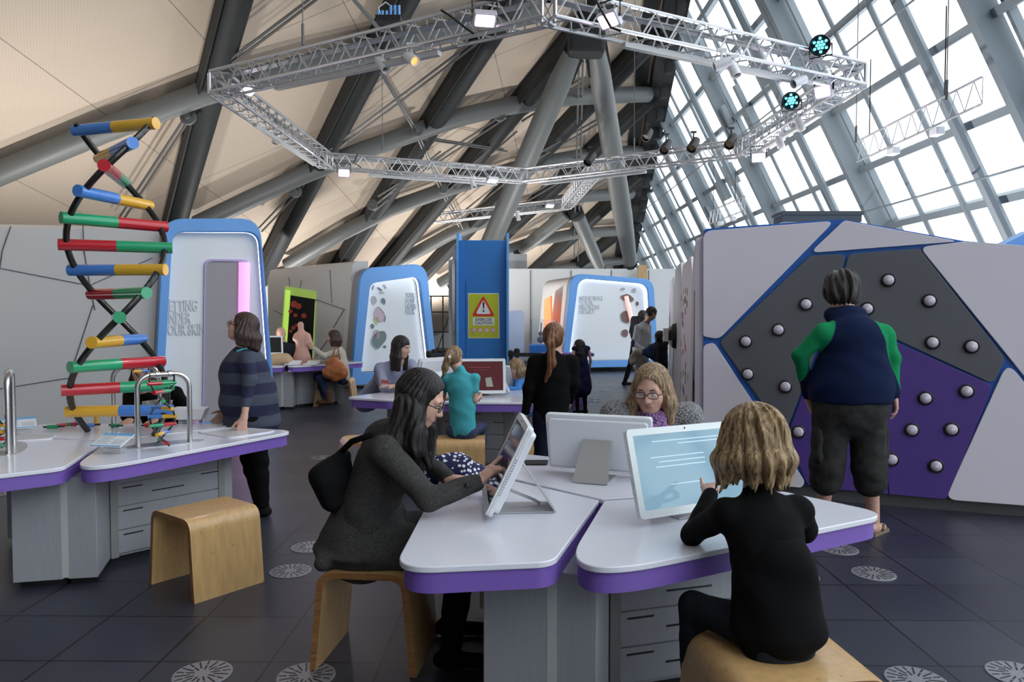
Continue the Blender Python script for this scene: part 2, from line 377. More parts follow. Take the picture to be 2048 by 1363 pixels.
# ================================================================= organic shapes (smooth blended volumes -> one closed skin)
def _n(v): v = np.asarray(v, float); return v/max(1e-9, np.linalg.norm(v))
A_ = lambda v: np.asarray(v, float)
class SDF:
    def __init__(s, h): s.h = h; s.P = []
    def cap(s, a, b, ra, rb=None, k=.02, f=None, q=1., sub=False):
        rb = ra if rb is None else rb; s.P.append(('c', A_(a), A_(b), ra, rb, k, None if f is None else _n(f), q, sub)); return s
    def ell(s, c, r, k=.02, Rm=None, sub=False):
        s.P.append(('e', A_(c), A_(r), np.eye(3) if Rm is None else A_(Rm), k, sub)); return s
    def mesh(s, disp=None):
        h = s.h; lo = np.full(3, 1e9); hi = -lo
        bbs = []
        for p in s.P:
            if p[0] == 'c':
                r = max(p[3], p[4])*max(1, 1/p[7] if p[7] < 1 else 1); l = np.minimum(p[1], p[2])-r; u = np.maximum(p[1], p[2])+r; k = p[5]; sub = p[8]
            else:
                r = np.abs(p[3])@p[2] if True else 0; l = p[1]-r; u = p[1]+r; k = p[4]; sub = p[5]
            bbs.append((l-k-3*h, u+k+3*h))
            if not sub: lo = np.minimum(lo, l); hi = np.maximum(hi, u)
        lo = lo-4*h-.012; n = np.ceil((hi+4*h+.012-lo)/h).astype(int)+1
        D = np.full(n, .1, np.float32)
        ax = [lo[i]+h*np.arange(n[i]) for i in range(3)]
        for p, (l, u) in zip(s.P, bbs):
            i0 = np.clip(np.floor((l-lo)/h).astype(int), 0, n-1); i1 = np.clip(np.ceil((u-lo)/h).astype(int)+1, 1, n)
            if (i1 <= i0).any(): continue
            sl = tuple(slice(a, b) for a, b in zip(i0, i1))
            X = ax[0][sl[0]][:, None, None]; Y = ax[1][sl[1]][None, :, None]; Z = ax[2][sl[2]][None, None, :]
            if p[0] == 'c':
                _, a, b, ra, rb, k, f, q, sub = p; ab = b-a; L2 = max(1e-9, ab@ab)
                dx, dy, dz = X-a[0], Y-a[1], Z-a[2]
                t = np.clip((dx*ab[0]+dy*ab[1]+dz*ab[2])/L2, 0, 1)
                ox, oy, oz = dx-t*ab[0], dy-t*ab[1], dz-t*ab[2]
                r2 = ox*ox+oy*oy+oz*oz
                if f is not None:
                    of = ox*f[0]+oy*f[1]+oz*f[2]; r2 = r2+of*of*(q*q-1)
                d = np.sqrt(r2)-(ra+t*(rb-ra))
                if f is not None and q > 1: d = d*.85
            else:
                _, c, r, Rm, k, sub = p
                dx, dy, dz = X-c[0], Y-c[1], Z-c[2]
                lx = (dx*Rm[0, 0]+dy*Rm[1, 0]+dz*Rm[2, 0]); ly = (dx*Rm[0, 1]+dy*Rm[1, 1]+dz*Rm[2, 1]); lz = (dx*Rm[0, 2]+dy*Rm[1, 2]+dz*Rm[2, 2])
                k0 = np.sqrt((lx/r[0])**2+(ly/r[1])**2+(lz/r[2])**2); k1 = np.sqrt((lx/r[0]**2)**2+(ly/r[1]**2)**2+(lz/r[2]**2)**2)
                d = k0*(k0-1)/np.maximum(k1, 1e-6)
            C = D[sl]
            if sub:
                hh = np.clip(.5-.5*(C+d)/k, 0, 1); D[sl] = C*(1-hh)+(-d)*hh+k*hh*(1-hh)
            else:
                hh = np.clip(.5+.5*(C-d)/k, 0, 1); D[sl] = C*(1-hh)+d*hh-k*hh*(1-hh)
        if disp is not None:
            I = np.nonzero(np.abs(D) < .03); x, y, z = ax[0][I[0]], ax[1][I[1]], ax[2][I[2]]; D[I] += disp(x, y, z)
        return nets(D, lo, h)
def nets(D, lo, h):
    S = D < 0
    c = np.zeros(tuple(np.array(D.shape)-1), np.uint8)
    for i in (0, 1):
        for j in (0, 1):
            for k in (0, 1): c += S[i:D.shape[0]-1+i, j:D.shape[1]-1+j, k:D.shape[2]-1+k]
    act = (c > 0) & (c < 8); I = np.argwhere(act); ids = np.full(act.shape, -1, np.int64); ids[act] = np.arange(len(I))
    off = np.array([(i, j, k) for i in (0, 1) for j in (0, 1) for k in (0, 1)])
    val = np.stack([D[I[:, 0]+o[0], I[:, 1]+o[1], I[:, 2]+o[2]] for o in off], 1)
    acc = np.zeros((len(I), 3)); cnt = np.zeros(len(I))
    for a in range(8):
        for b in range(a+1, 8):
            if np.abs(off[a]-off[b]).sum() != 1: continue
            va, vb = val[:, a], val[:, b]; m = (va < 0) != (vb < 0)
            t = va[m]/(va[m]-vb[m]); acc[m] += off[a]+t[:, None]*(off[b]-off[a]); cnt[m] += 1
    vs = lo+h*(I+acc/cnt[:, None]); F = []
    for axn in range(3):
        b, c2 = [(1, 2), (2, 0), (0, 1)][axn]
        s0 = [slice(None)]*3; s1 = [slice(None)]*3; s0[axn] = slice(0, -1); s1[axn] = slice(1, None)
        s_a = S[tuple(s0)]; s_b = S[tuple(s1)]; E = np.argwhere(s_a != s_b)
        if not len(E): continue
        E = E[(E[:, b] > 0) & (E[:, c2] > 0) & (E[:, b] < D.shape[b]-1) & (E[:, c2] < D.shape[c2]-1)]
        fl = s_a[E[:, 0], E[:, 1], E[:, 2]]
        def idc(db, dc):
            e = E.copy(); e[:, b] += db; e[:, c2] += dc; return ids[e[:, 0], e[:, 1], e[:, 2]]
        q = np.stack([idc(-1, -1), idc(0, -1), idc(0, 0), idc(-1, 0)], 1); q[~fl] = q[~fl][:, ::-1]; F.append(q)
    F = np.concatenate(F) if F else np.zeros((0, 4), int); F = F[(F >= 0).all(1)]
    return vs, F
def skinobj(name, sdf, m, parent, disp=None, mfun=None):
    vs, F = sdf.mesh(disp); M0 = np.array(WM[parent].inverted()); vl = vs@M0[:3, :3].T+M0[:3, 3]
    me = bpy.data.meshes.new(name); me.vertices.add(len(vl)); me.vertices.foreach_set('co', vl.astype(np.float32).ravel())
    me.loops.add(len(F)*4); me.loops.foreach_set('vertex_index', F.astype(np.int32).ravel())
    me.polygons.add(len(F)); me.polygons.foreach_set('loop_start', (np.arange(len(F))*4).astype(np.int32)); me.polygons.foreach_set('loop_total', np.full(len(F), 4, np.int32))
    ms = m if isinstance(m, (list, tuple)) else [m]
    for x in ms: me.materials.append(x)
    me.polygons.foreach_set('use_smooth', [True]*len(F))
    if mfun is not None and len(F): me.polygons.foreach_set('material_index', mfun(vs[F].mean(1)).astype(np.int32))
    me.update(calc_edges=True); me.validate()
    o = bpy.data.objects.new(name, me); COL.objects.link(o); o.parent = parent; WM[o] = WM[parent]; return o
def wrinkle(a=.004, f=28., seed=0.):
    def d(x, y, z): return a*(np.sin(f*x+2.1*np.sin(f*.7*z+seed)+seed)*np.sin(f*.8*z+1.7*np.sin(f*.6*y)+1.3*seed)+.5*np.sin(f*1.9*y+1.5*np.sin(f*x))*np.sin(f*1.4*z))
    return d
def Rz3(a): c, s = math.cos(a), math.sin(a); return np.array([[c, -s, 0], [s, c, 0], [0, 0, 1.]])
def Rx3(a): c, s = math.cos(a), math.sin(a); return np.array([[1, 0, 0], [0, c, -s], [0, s, c.real]])
def Ry3(a): c, s = math.cos(a), math.sin(a); return np.array([[c, 0, s], [0, 1, 0], [-s, 0, c]])
SK = mat('skin_light', (.56, .34, .26), .5, noise=(30, .06)); SKP = mat('skin_pink', (.60, .35, .27), .5, noise=(30, .08)); SKB = mat('skin_brown', (.30, .16, .10), .5)
def hairmat(name, c, sp=.35, c2=None):
    if name in MATS: return MATS[name]
    m = mat(name, c, .48, spec=sp, bump=(1., .5)); nt = m.node_tree; L = nt.links
    tc = nt.nodes.new('ShaderNodeTexCoord'); mp = nt.nodes.new('ShaderNodeMapping'); mp.inputs['Scale'].default_value = (90, 90, 7)
    n = nt.nodes.new('ShaderNodeTexNoise'); n.inputs['Scale'].default_value = 1.; n.inputs['Detail'].default_value = 5; n.inputs['Distortion'].default_value = .6
    L.new(tc.outputs['Object'], mp.inputs[0]); L.new(mp.outputs[0], n.inputs['Vector'])
    r = nt.nodes.new('ShaderNodeValToRGB'); e = r.color_ramp.elements; e[0].position = .36; e[1].position = .66
    e[0].color = (*[x*.5 for x in c], 1); e[1].color = (*(c2 or [min(1, x*1.7) for x in c]), 1)
    L.new(n.outputs[0], r.inputs[0]); L.new(r.outputs[0], nt.nodes['Principled BSDF'].inputs['Base Color'])
    for nd in nt.nodes:
        if nd.type == 'BUMP': L.new(n.outputs[0], nd.inputs['Height']); nd.inputs['Strength'].default_value = .6
    return m
EYEW = mat('eye_white', (.7, .68, .66), .2); LIP = mat('lips', (.42, .16, .14), .45)
def head_sdf(S, c, Rm, s, detail=True):
    w = lambda x, y, z: c+Rm@(np.array([x, y, z])*s)
    e = lambda p, r, k=.02, **kw: S.ell(w(*p), np.array(r)*s, k*s, Rm, **kw)
    e((0, -.012, .035), (.074, .093, .086)); e((0, .022, -.03), (.06, .066, .078), .035); e((0, .05, -.082), (.026, .024, .022), .035)
    e((.036, .05, -.03), (.026, .026, .03), .03); e((-.036, .05, -.03), (.026, .026, .03), .03)
    S.cap(w(-.045, -.0, -.055), w(-.02, .05, -.088), .014*s, .013*s, .03*s); S.cap(w(.045, -.0, -.055), w(.02, .05, -.088), .014*s, .013*s, .03*s)
    if detail:
        e((.03, .094, .006), (.018, .016, .012), .014, sub=True); e((-.03, .094, .006), (.018, .016, .012), .014, sub=True)
        S.cap(w(-.04, .076, .026), w(.04, .076, .026), .009*s, None, .02*s)
        S.cap(w(0, .086, .012), w(0, .104, -.026), .007*s, .011*s, .014*s)
        S.cap(w(-.012, .094, -.03), w(.012, .094, -.03), .008*s, None, .008*s)
        S.cap(w(-.018, .08, -.056), w(.018, .08, -.056), .009*s, None, .01*s)
    for q in (-1, 1):
        S.ell(w(.074*q, -.012, -.002), np.array((.008, .018, .03))*s, .01*s, Rm@Ry3(.15*q)@Rx3(-.2)); 
def face_parts(root, c, Rm, s, browm, iris=(.08, .10, .12), lipm=None):
    w = lambda x, y, z: V(c+Rm@(np.array([x, y, z])*s)); M3 = Matrix([list(r) for r in Rm])
    IR = mat('iris_%.2f' % iris[1], iris, .2)
    for q in (-1, 1):
        mb = MB().ball(w(.03*q, .073, .006), .0125*s, 14); mb.ball(w(.03*q, .079, .005), .0068*s, 10, 1)
        obj('eye', mb, [EYEW, IR], root, smooth=True)
        mb = MB().tube([w(.045*q, .082, .026), w(.033*q, .0905, .031), w(.016*q, .091, .027)], [.0016*s, .003*s, .0022*s], 6); obj('eyebrow', mb, browm, root, smooth=True)
        mb = MB().tube([w(.045*q, .076, .008), w(.037*q, .0855, .0135), w(.028*q, .0875, .0145), w(.018*q, .083, .009)], .0014*s, 6); obj('eyelid', mb, browm, root, smooth=True)
    mb = MB().tube([w(-.024, .079, -.057), w(-.01, .0895, -.053), w(0, .0905, -.055), w(.01, .0895, -.053), w(.024, .079, -.057)], [.002*s, .0042*s, .0042*s, .0042*s, .002*s], 8)
    mb.tube([w(-.02, .080, -.06), w(0, .0885, -.064), w(.02, .080, -.06)], [.002*s, .005*s, .002*s], 8); obj('lips', mb, lipm or LIP, root, smooth=True)
def glasses(root, c, Rm, s, m, thick=.0022, hgt=.015, w_=.026):
    w = lambda x, y, z: V(c+Rm@(np.array([x, y, z])*s)); mb = MB()
    for q in (-1, 1):
        loop = [w(.033*q+w_*math.copysign(abs(math.cos(a))**.6, math.cos(a)), .099, .003+hgt*math.copysign(abs(math.sin(a))**.6, math.sin(a))) for a in np.linspace(0, 2*math.pi, 21)]
        mb.tube(loop, thick*s, 6, caps=False)
        mb.tube([w((.033+w_)*q, .098, .008), w(.076*q, .085, .01), w(.081*q, 0, .008)], thick*s*1.2, 6)
    mb.tube([w(-.008, .099, .005), w(0, .104, .008), w(.008, .099, .005)], thick*s, 6)
    g = obj('glasses', mb, m, root, smooth=True)
    LM = mat('lens', (.9, .95, 1), .03, alpha=.12, spec=.8); mb = MB()
    for q in (-1, 1):
        mb.add([w(.033*q+w_*.95*math.copysign(abs(math.cos(a))**.6, math.cos(a)), .099, .003+hgt*.95*math.copysign(abs(math.sin(a))**.6, math.sin(a))) for a in np.linspace(0, 2*math.pi, 20, endpoint=False)], [tuple(range(20))])
    obj('lens', mb, LM, g)
def hand_sdf(S, wr, d, n, s, side, mode='relax', k=.006):
    """d towards fingertips, n = palm normal (palm faces n), side +1/-1 = which way the thumb leaves"""
    wr = A_(wr); d = _n(d); n = _n(A_(n)-d*(A_(n)@d)); x = np.cross(d, n)*side
    P = lambda a, b, c: wr+(d*a+x*b+n*c)*s
    S.cap(P(0, 0, 0), P(.03, 0, 0), .024*s, .027*s, .02*s, n, 1.5)
    S.cap(P(.045, .02, 0), P(.08, .028, 0), .018*s, .014*s, .012*s, n, 1.25); S.cap(P(.045, -.014, 0), P(.078, -.026, 0), .018*s, .013*s, .012*s, n, 1.25); S.cap(P(.04, 0, 0), P(.082, 0, 0), .02*s, .016*s, .012*s, n, 1.4)
    curls = {'relax': (.35, .45, .55, .65), 'flat': (.08, .06, .08, .12), 'point': (.02, 1.1, 1.25, 1.3), 'grip': (.9, .95, 1., 1.05), 'rest': (.25, .22, .25, .3)}[mode]
    Ls = (.072, .08, .074, .058); xs = (.029, .0095, -.0095, -.0275)
    for c, L, b in zip(curls, Ls, xs):
        p = P(.082, b, 0); a = c*.5; dirn = d*math.cos(a)+n*math.sin(a)+x*(b*2.4)
        for j, (fr, rr) in enumerate(((.45, .0088), (.31, .0082), (.24, .0074))):
            dj = _n(dirn); q = p+dj*L*fr*s; S.cap(p, q, rr*s*1.05, rr*s, k*s if j else .009*s); p = q; a += c*.75; dirn = d*math.cos(a)+n*math.sin(a)+x*(b*1.2)
    tb = {'relax': (.6, .55, .3), 'flat': (.6, .75, .1), 'point': (.75, .3, .65), 'grip': (.5, .5, .75), 'rest': (.65, .65, .2)}[mode]
    t = _n(d*tb[0]+x*tb[1]+n*tb[2]); p = P(.02, .02, .004); q = p+t*.042*s; S.cap(p, q, .0145*s, .0105*s, .012*s); t2 = _n(t+d*.45); q2 = q+t2*.03*s; S.cap(q, q2, .0105*s, .0095*s, .005*s); S.cap(q2, q2+_n(t2+d*.3)*.02*s, .0095*s, .0075*s, .005*s)
def frame(loc, yaw):
    Rm = Rz3(yaw); L0 = A_(loc); return lambda x, y, z: L0+Rm@np.array([x, y, z], float)
def stand(loc, yaw, s=1.):
    T = frame(loc, yaw); t = lambda x, y, z: T(x*s, y*s, z*s)
    return dict(yaw=yaw, s=s, pel=t(0, 0, .95), wst=t(0, 0, 1.08), chs=t(0, .0, 1.29), nck=t(0, -.01, 1.44), head=t(0, .02, 1.585),
                shR=t(.175, 0, 1.39), shL=t(-.175, 0, 1.39), elR=t(.235, -.02, 1.12), elL=t(-.235, -.02, 1.12), wrR=t(.25, .05, .88), wrL=t(-.25, .05, .88),
                hiR=t(.085, 0, .92), hiL=t(-.085, 0, .92), knR=t(.095, .02, .5), knL=t(-.095, .02, .5), anR=t(.1, -.02, .085), anL=t(-.1, -.02, .085), T=t)
def sit(loc, yaw, s=1., seat=.44, lean=0.):
    T = frame(loc, yaw); t = lambda x, y, z: T(x*s, y*s, seat+z*s); sn, cs = math.sin(lean), math.cos(lean)
    u = lambda x, y, z: t(x, y*cs+z*sn, .09+z*cs-y*sn)
    g = lambda x, y, z: T(x*s, y*s, z)
    return dict(yaw=yaw, s=s, pel=u(0, 0, 0), wst=u(0, 0, .14), chs=u(0, .0, .35), nck=u(0, -.01, .50), head=u(0, .02, .645),
                shR=u(.175, 0, .45), shL=u(-.175, 0, .45), elR=u(.235, .05, .2), elL=u(-.235, .05, .2), wrR=u(.2, .28, .15), wrL=u(-.2, .28, .15),
                hiR=t(.09, 0, .075), hiL=t(-.09, 0, .075), knR=t(.12, .42, .06), knL=t(-.12, .42, .06), anR=g(.12, .38, .085*s), anL=g(-.12, .38, .085*s), T=T)
def person(label, J, h, skin=SK, top=None, bot=None, hair=None, shoe=None, hd=(0, 0), fat=1., female=False, hands=None, belly=0., headscale=1., glass=None, face=True, mouth=None,
           sleeve=1., topdisp=None, botdisp=None, legs=True, coat=None, topm=None, short=0., thin=1., name='person', extra=(), sw=1., hoodr=1., lw=1., hem=None):
    s = J['s']; yaw = J['yaw']; F = Rz3(yaw)@np.array([0, 1, 0.]); RT = Rz3(yaw)@np.array([1., 0, 0]); UP = np.array([0, 0, 1.])
    J = {k: (A_(v) if isinstance(v, (V, np.ndarray, tuple, list)) else v) for k, v in J.items()}
    base = (J['anR']+J['anL'])/2 if legs else J['pel']; root = thing(name, label, 'person', (base[0], base[1], 0.), yaw)
    hands = hands or {}
    up = _n(J['chs']-J['pel']); Fp = _n(F-up*(F@up))
    Rh = Rz3(yaw+hd[0])@Rx3(hd[1]); hs = s*headscale*1.0; hc = J['head']
    # ---- skin: one continuous body
    B = SDF(h); head_sdf(B, hc, Rh, hs, face)
    B.cap(J['nck']+UP*-.02*s, hc+Rh@(np.array([0, -.02, -.05])*hs), .052*s*thin*(.5+.5*fat), .048*s*(.5+.5*fat), .03*s)
    B.cap(J['pel'], J['wst'], .115*s*fat*.85, .1*s*fat*.85, .05*s, Fp, 1.35); B.cap(J['wst'], J['chs'], .1*s*fat*.85, .12*s, .05*s, Fp, 1.4)
    B.cap(J['chs'], J['nck'], .1*s, .05*s, .05*s, Fp, 1.5); B.cap(J['shR'], J['shL'], .038*s, None, .05*s)
    for q in 'RL':
        sh, el, wr = J['sh'+q], J['el'+q], J['wr'+q]; at_ = (.75+.25*fat)*thin
        B.cap(sh, el, .042*s*at_, .034*s*at_, .02*s); B.cap(el, wr, .034*s*at_, .023*s*at_, .015*s)
        hh = hands.get(q, {}); d = hh.get('d'); d = _n(d) if d is not None else _n(wr-el); nn = hh.get('n'); sd = 1 if q == 'R' else -1
        nn = A_(nn) if nn is not None else -RT*sd
        # thumb on the forward side
        hx = np.cross(_n(d), _n(nn-d*(nn@d))); tsd = hh.get('side', 1 if hx@F >= 0 else -1)
        hand_sdf(B, wr, d, nn, s*1.0, tsd, hh.get('mode', 'relax'))
        if legs:
            hi, kn, an = J['hi'+q], J['kn'+q], J['an'+q]; lt = (.7+.3*fat)*thin
            B.cap(hi, kn, .07*s*lt, .048*s*lt, .03*s); B.cap(kn, kn+(an-kn)*.35, .047*s*lt, .05*s*lt, .02*s); B.cap(kn+(an-kn)*.35, an, .05*s*lt, .032*s*lt, .02*s)
            ft = _n(J.get('ft'+q, F)); B.cap(an+UP*-.04*s, an+ft*.13*s+UP*-.055*s, .032*s, .024*s, .02*s); B.cap(an+UP*-.035*s-ft*.035*s, an-UP*.03*s, .028*s, .03*s, .02*s)
    skinobj('body', B, skin, root)
    # ---- upper garment
    T = SDF(h); g = 1.
    T.cap(J['pel']+up*-.03*s, J['wst'], .148*s*fat, .132*s*fat, .04*s, Fp, 1.32); T.cap(J['wst'], J['chs'], .132*s*fat, .15*s*(.6+.4*fat), .06*s, Fp, 1.35)
    T.cap(J['chs'], (J['nck']+J['chs'])/2+up*.02*s, .14*s*(.7+.3*fat), .085*s, .05*s, Fp, 1.45); T.cap(J['shR']+UP*-.01, J['shL']+UP*-.01, .055*s*(.8+.2*fat), None, .06*s)
    if coat != 'open': T.cap(J['nck']-up*.035*s, J['nck']+up*.008*s, .064*s, .058*s, .03*s)
    if female:
        for q in (-1, 1): T.ell(J['chs']+Fp*.085*s+RT*.06*q*s-up*.03*s, np.array([.065, .06, .065])*s*(.7+.3*fat), .05*s)
    if belly: T.ell(J['wst']+Fp*.05*s*fat-up*.03*s, np.array([.15, .15, .15])*s*belly*fat, .08*s)
    for q in 'RL':
        sh, el, wr = J['sh'+q], J['el'+q], J['wr'+q]; at_ = (.72+.28*fat)*thin
        if sleeve > .55:
            e2_ = el+(wr-el)*((sleeve-.5)*2); T.cap(sh, el, .058*s*at_, .049*s*at_, .03*s); T.cap(el, e2_, .048*s*at_, (.034+.008*(1-sleeve))*s*at_, .02*s)
        elif sleeve > 0: T.cap(sh, sh+(el-sh)*sleeve*2, .054*s*at_, .05*s*at_, .03*s)
    if coat == 'hood' or coat == 'hoodsmall':
        nk = J['nck']; r_ = hoodr
        for a in np.linspace(-2.0, 2.0, 9):
            a2 = a+math.pi; p = nk+RT*math.sin(a2)*.085*s+F*(math.cos(a2)*.075-.01)*s+UP*(.0-.0*abs(a))*s
            T.ell(p, np.array([.035, .035, .04])*s*r_, .03*s)
        T.ell(nk-F*.085*s-UP*.035*s, np.array([.085, .05, .075])*s*r_, .03*s)
    for ec, er in extra: T.ell(ec, np.array(er), .07)
    if hem: T.ell((J['pel'][0], J['pel'][1], hem-6), (6, 6, 6), .02, sub=True)
    skinobj('jumper' if coat is None else 'coat', T, top, root, topdisp or wrinkle(.0035*s, 24/s, s*5), topm)
    # ---- lower garment
    if legs and bot is not None:
        L = SDF(h); L.cap(J['pel']-up*.06*s, J['pel']+up*.04*s, .138*s*fat, .122*s*fat, .05*s, Fp, 1.35)
        for q in 'RL':
            hi, kn, an = J['hi'+q], J['kn'+q], J['an'+q]; lt = (.7+.3*fat)*thin
            if short:
                e_ = hi+(kn-hi)*short if short <= 1 else kn+(an-kn)*(short-1); L.cap(hi, kn if short > 1 else e_, .098*s*lt*sw, .085*s*lt*sw, .03*s)
                if short > 1: L.cap(kn, e_, .085*s*lt*sw, .083*s*lt*sw, .03*s)
            else: lt *= lw; L.cap(hi, kn, .088*s*lt, .062*s*lt, .03*s); L.cap(kn, kn+(an-kn)*.3, .06*s*lt, .058*s*lt, .03*s); L.cap(kn+(an-kn)*.3, an+(kn-an)*.06, .057*s*lt, .045*s*lt, .02*s)
        skinobj('shorts' if short else 'trousers', L, bot, root, botdisp or wrinkle(.003*s, 30/s, 3+s))
    if legs and shoe is not None:
        for q in 'RL':
            an = J['an'+q]; ft = _n(J.get('ft'+q, F)); Z = SDF(h)
            Z.cap(an+UP*-.045*s-ft*.04*s, an+ft*.14*s+UP*-.055*s, .038*s, .032*s, .02*s, UP, 1.05); Z.cap(an, an-UP*.04*s, .042*s, .042*s, .02*s)
            skinobj('shoe', Z, shoe, root)
    if hair: hair_build(root, hc, Rh, hs, h, J, **hair)
    if face:
        face_parts(root, hc, Rh, hs, (hair or {}).get('brow') or (hair or {}).get('m') or BLACK)
    if glass: glasses(root, hc, Rh, hs, glass)
    return root
def hair_build(root, c, Rm, s, h, J, m, kind='short', L=.3, vol=1., part=0., brow=None, fringe=False, amp=.003, nfreq=26, sweep=(0, 0)):
    S = SDF(h); w = lambda x, y, z: c+Rm@(np.array([x, y, z])*s); UPh = Rm@np.array([0, 0, 1.])
    D = np.array([0, 0, -1.]); BK = Rm@np.array([0, -1., 0]); BK[2] = 0; BK = _n(BK); SD = Rm@np.array([1., 0, 0]); SD[2] = 0; SD = _n(SD)
    S.ell(w(0, -.018, .04), np.array((.084*vol, .102*vol, .092*vol))*s, .02*s, Rm)
    if kind in ('long', 'bob', 'mop'):
        angs = np.radians([-99, -84, -66, -44, -22, 0, 22, 44, 66, 84, 99]) if kind != 'mop' else np.radians([-125, -100, -75, -50, -25, 0, 25, 50, 75, 100, 125])
        for a in angs:
            sx, cy = math.sin(a), -math.cos(a); p0 = w(sx*.068*vol, cy*.082*vol-.012, .02)
            Ll = L*(1-.12*abs(sx) if kind != 'mop' else 1-.1*random.random())
            flare = {'long': .015, 'bob': .02, 'mop': .03}[kind]
            p1 = p0+D*Ll*.5*s+(SD*sx*flare-BK*cy*flare*0+BK*(-cy)*flare)*s; p2 = p0+D*Ll*s+(SD*sx*flare*(1.1)+BK*(-cy)*flare*1.1+SD*sweep[0]+BK*sweep[1])*s
            S.cap(p0, p1, .026*s*vol, .03*s*vol, .022*s); S.cap(p1, p2, .03*s*vol, (.02 if kind != 'mop' else .012)*s, .02*s)
    if kind == 'short': S.ell(w(0, -.035, .0), np.array((.078, .083, .085))*s*vol, .02*s, Rm)
    if kind == 'pony':
        S.ell(w(0, -.035, .0), np.array((.078, .083, .08))*s, .02*s, Rm)
        p = w(0, -.12, .03); S.ell(p, np.array([.03]*3)*s, .02*s); q = w(0, -.155, .0)+D*.02*s; S.cap(p, q, .026*s, .034*s, .02*s); q2 = q+D*L*.5*s+SD*sweep[0]*s; S.cap(q, q2, .034*s, .036*s, .02*s); S.cap(q2, q+D*L*s+SD*sweep[1]*s, .034*s, .01*s, .02*s)
    # clear the face
    fz = -.035 if not fringe else -.05
    S.ell(w(0, .118 if not fringe else .112, .0 if not fringe else fz), np.array((.069, .085, .098) if not fringe else (.062, .078, .078))*s, .012*s, Rm, sub=True)
    if kind in ('long', 'bob') and not fringe: S.ell(w(0, .094, -.012), np.array((.105, .055, .094))*s, .012*s, Rm, sub=True)
    if kind in ('short', 'pony'):
        S.ell(w(0, .06, -.09), np.array((.1, .09, .07))*s, .015*s, Rm, sub=True)
        for q in (-1, 1): S.ell(w(.085*q, -.0, -.01), np.array((.022, .03, .04))*s, .01*s, Rm, sub=True)
    Ri = Rm.T
    def disp(x, y, z):
        P = np.stack([x, y, z], 1)-c; Lc = P@Rm; a = np.arctan2(Lc[:, 0], -Lc[:, 1]); zz = Lc[:, 2]/s
        rad = np.clip(np.hypot(Lc[:, 0], Lc[:, 1])/(.085*s), 0, 1)**2
        g = amp*s*(np.sin(a*nfreq+1.1*np.sin(zz*9+1)+1.5*np.sin(2*a))+.6*np.sin(a*nfreq*1.7+1.6*np.sin(zz*7+a)))*rad
        if kind in ('mop', 'short'): g = g+amp*s*.8*np.sin(zz*30+5*np.sin(a*3)+a*3)*np.sin(a*7+zz*12)*rad
        return g
    skinobj('hair', S, m, root, disp)
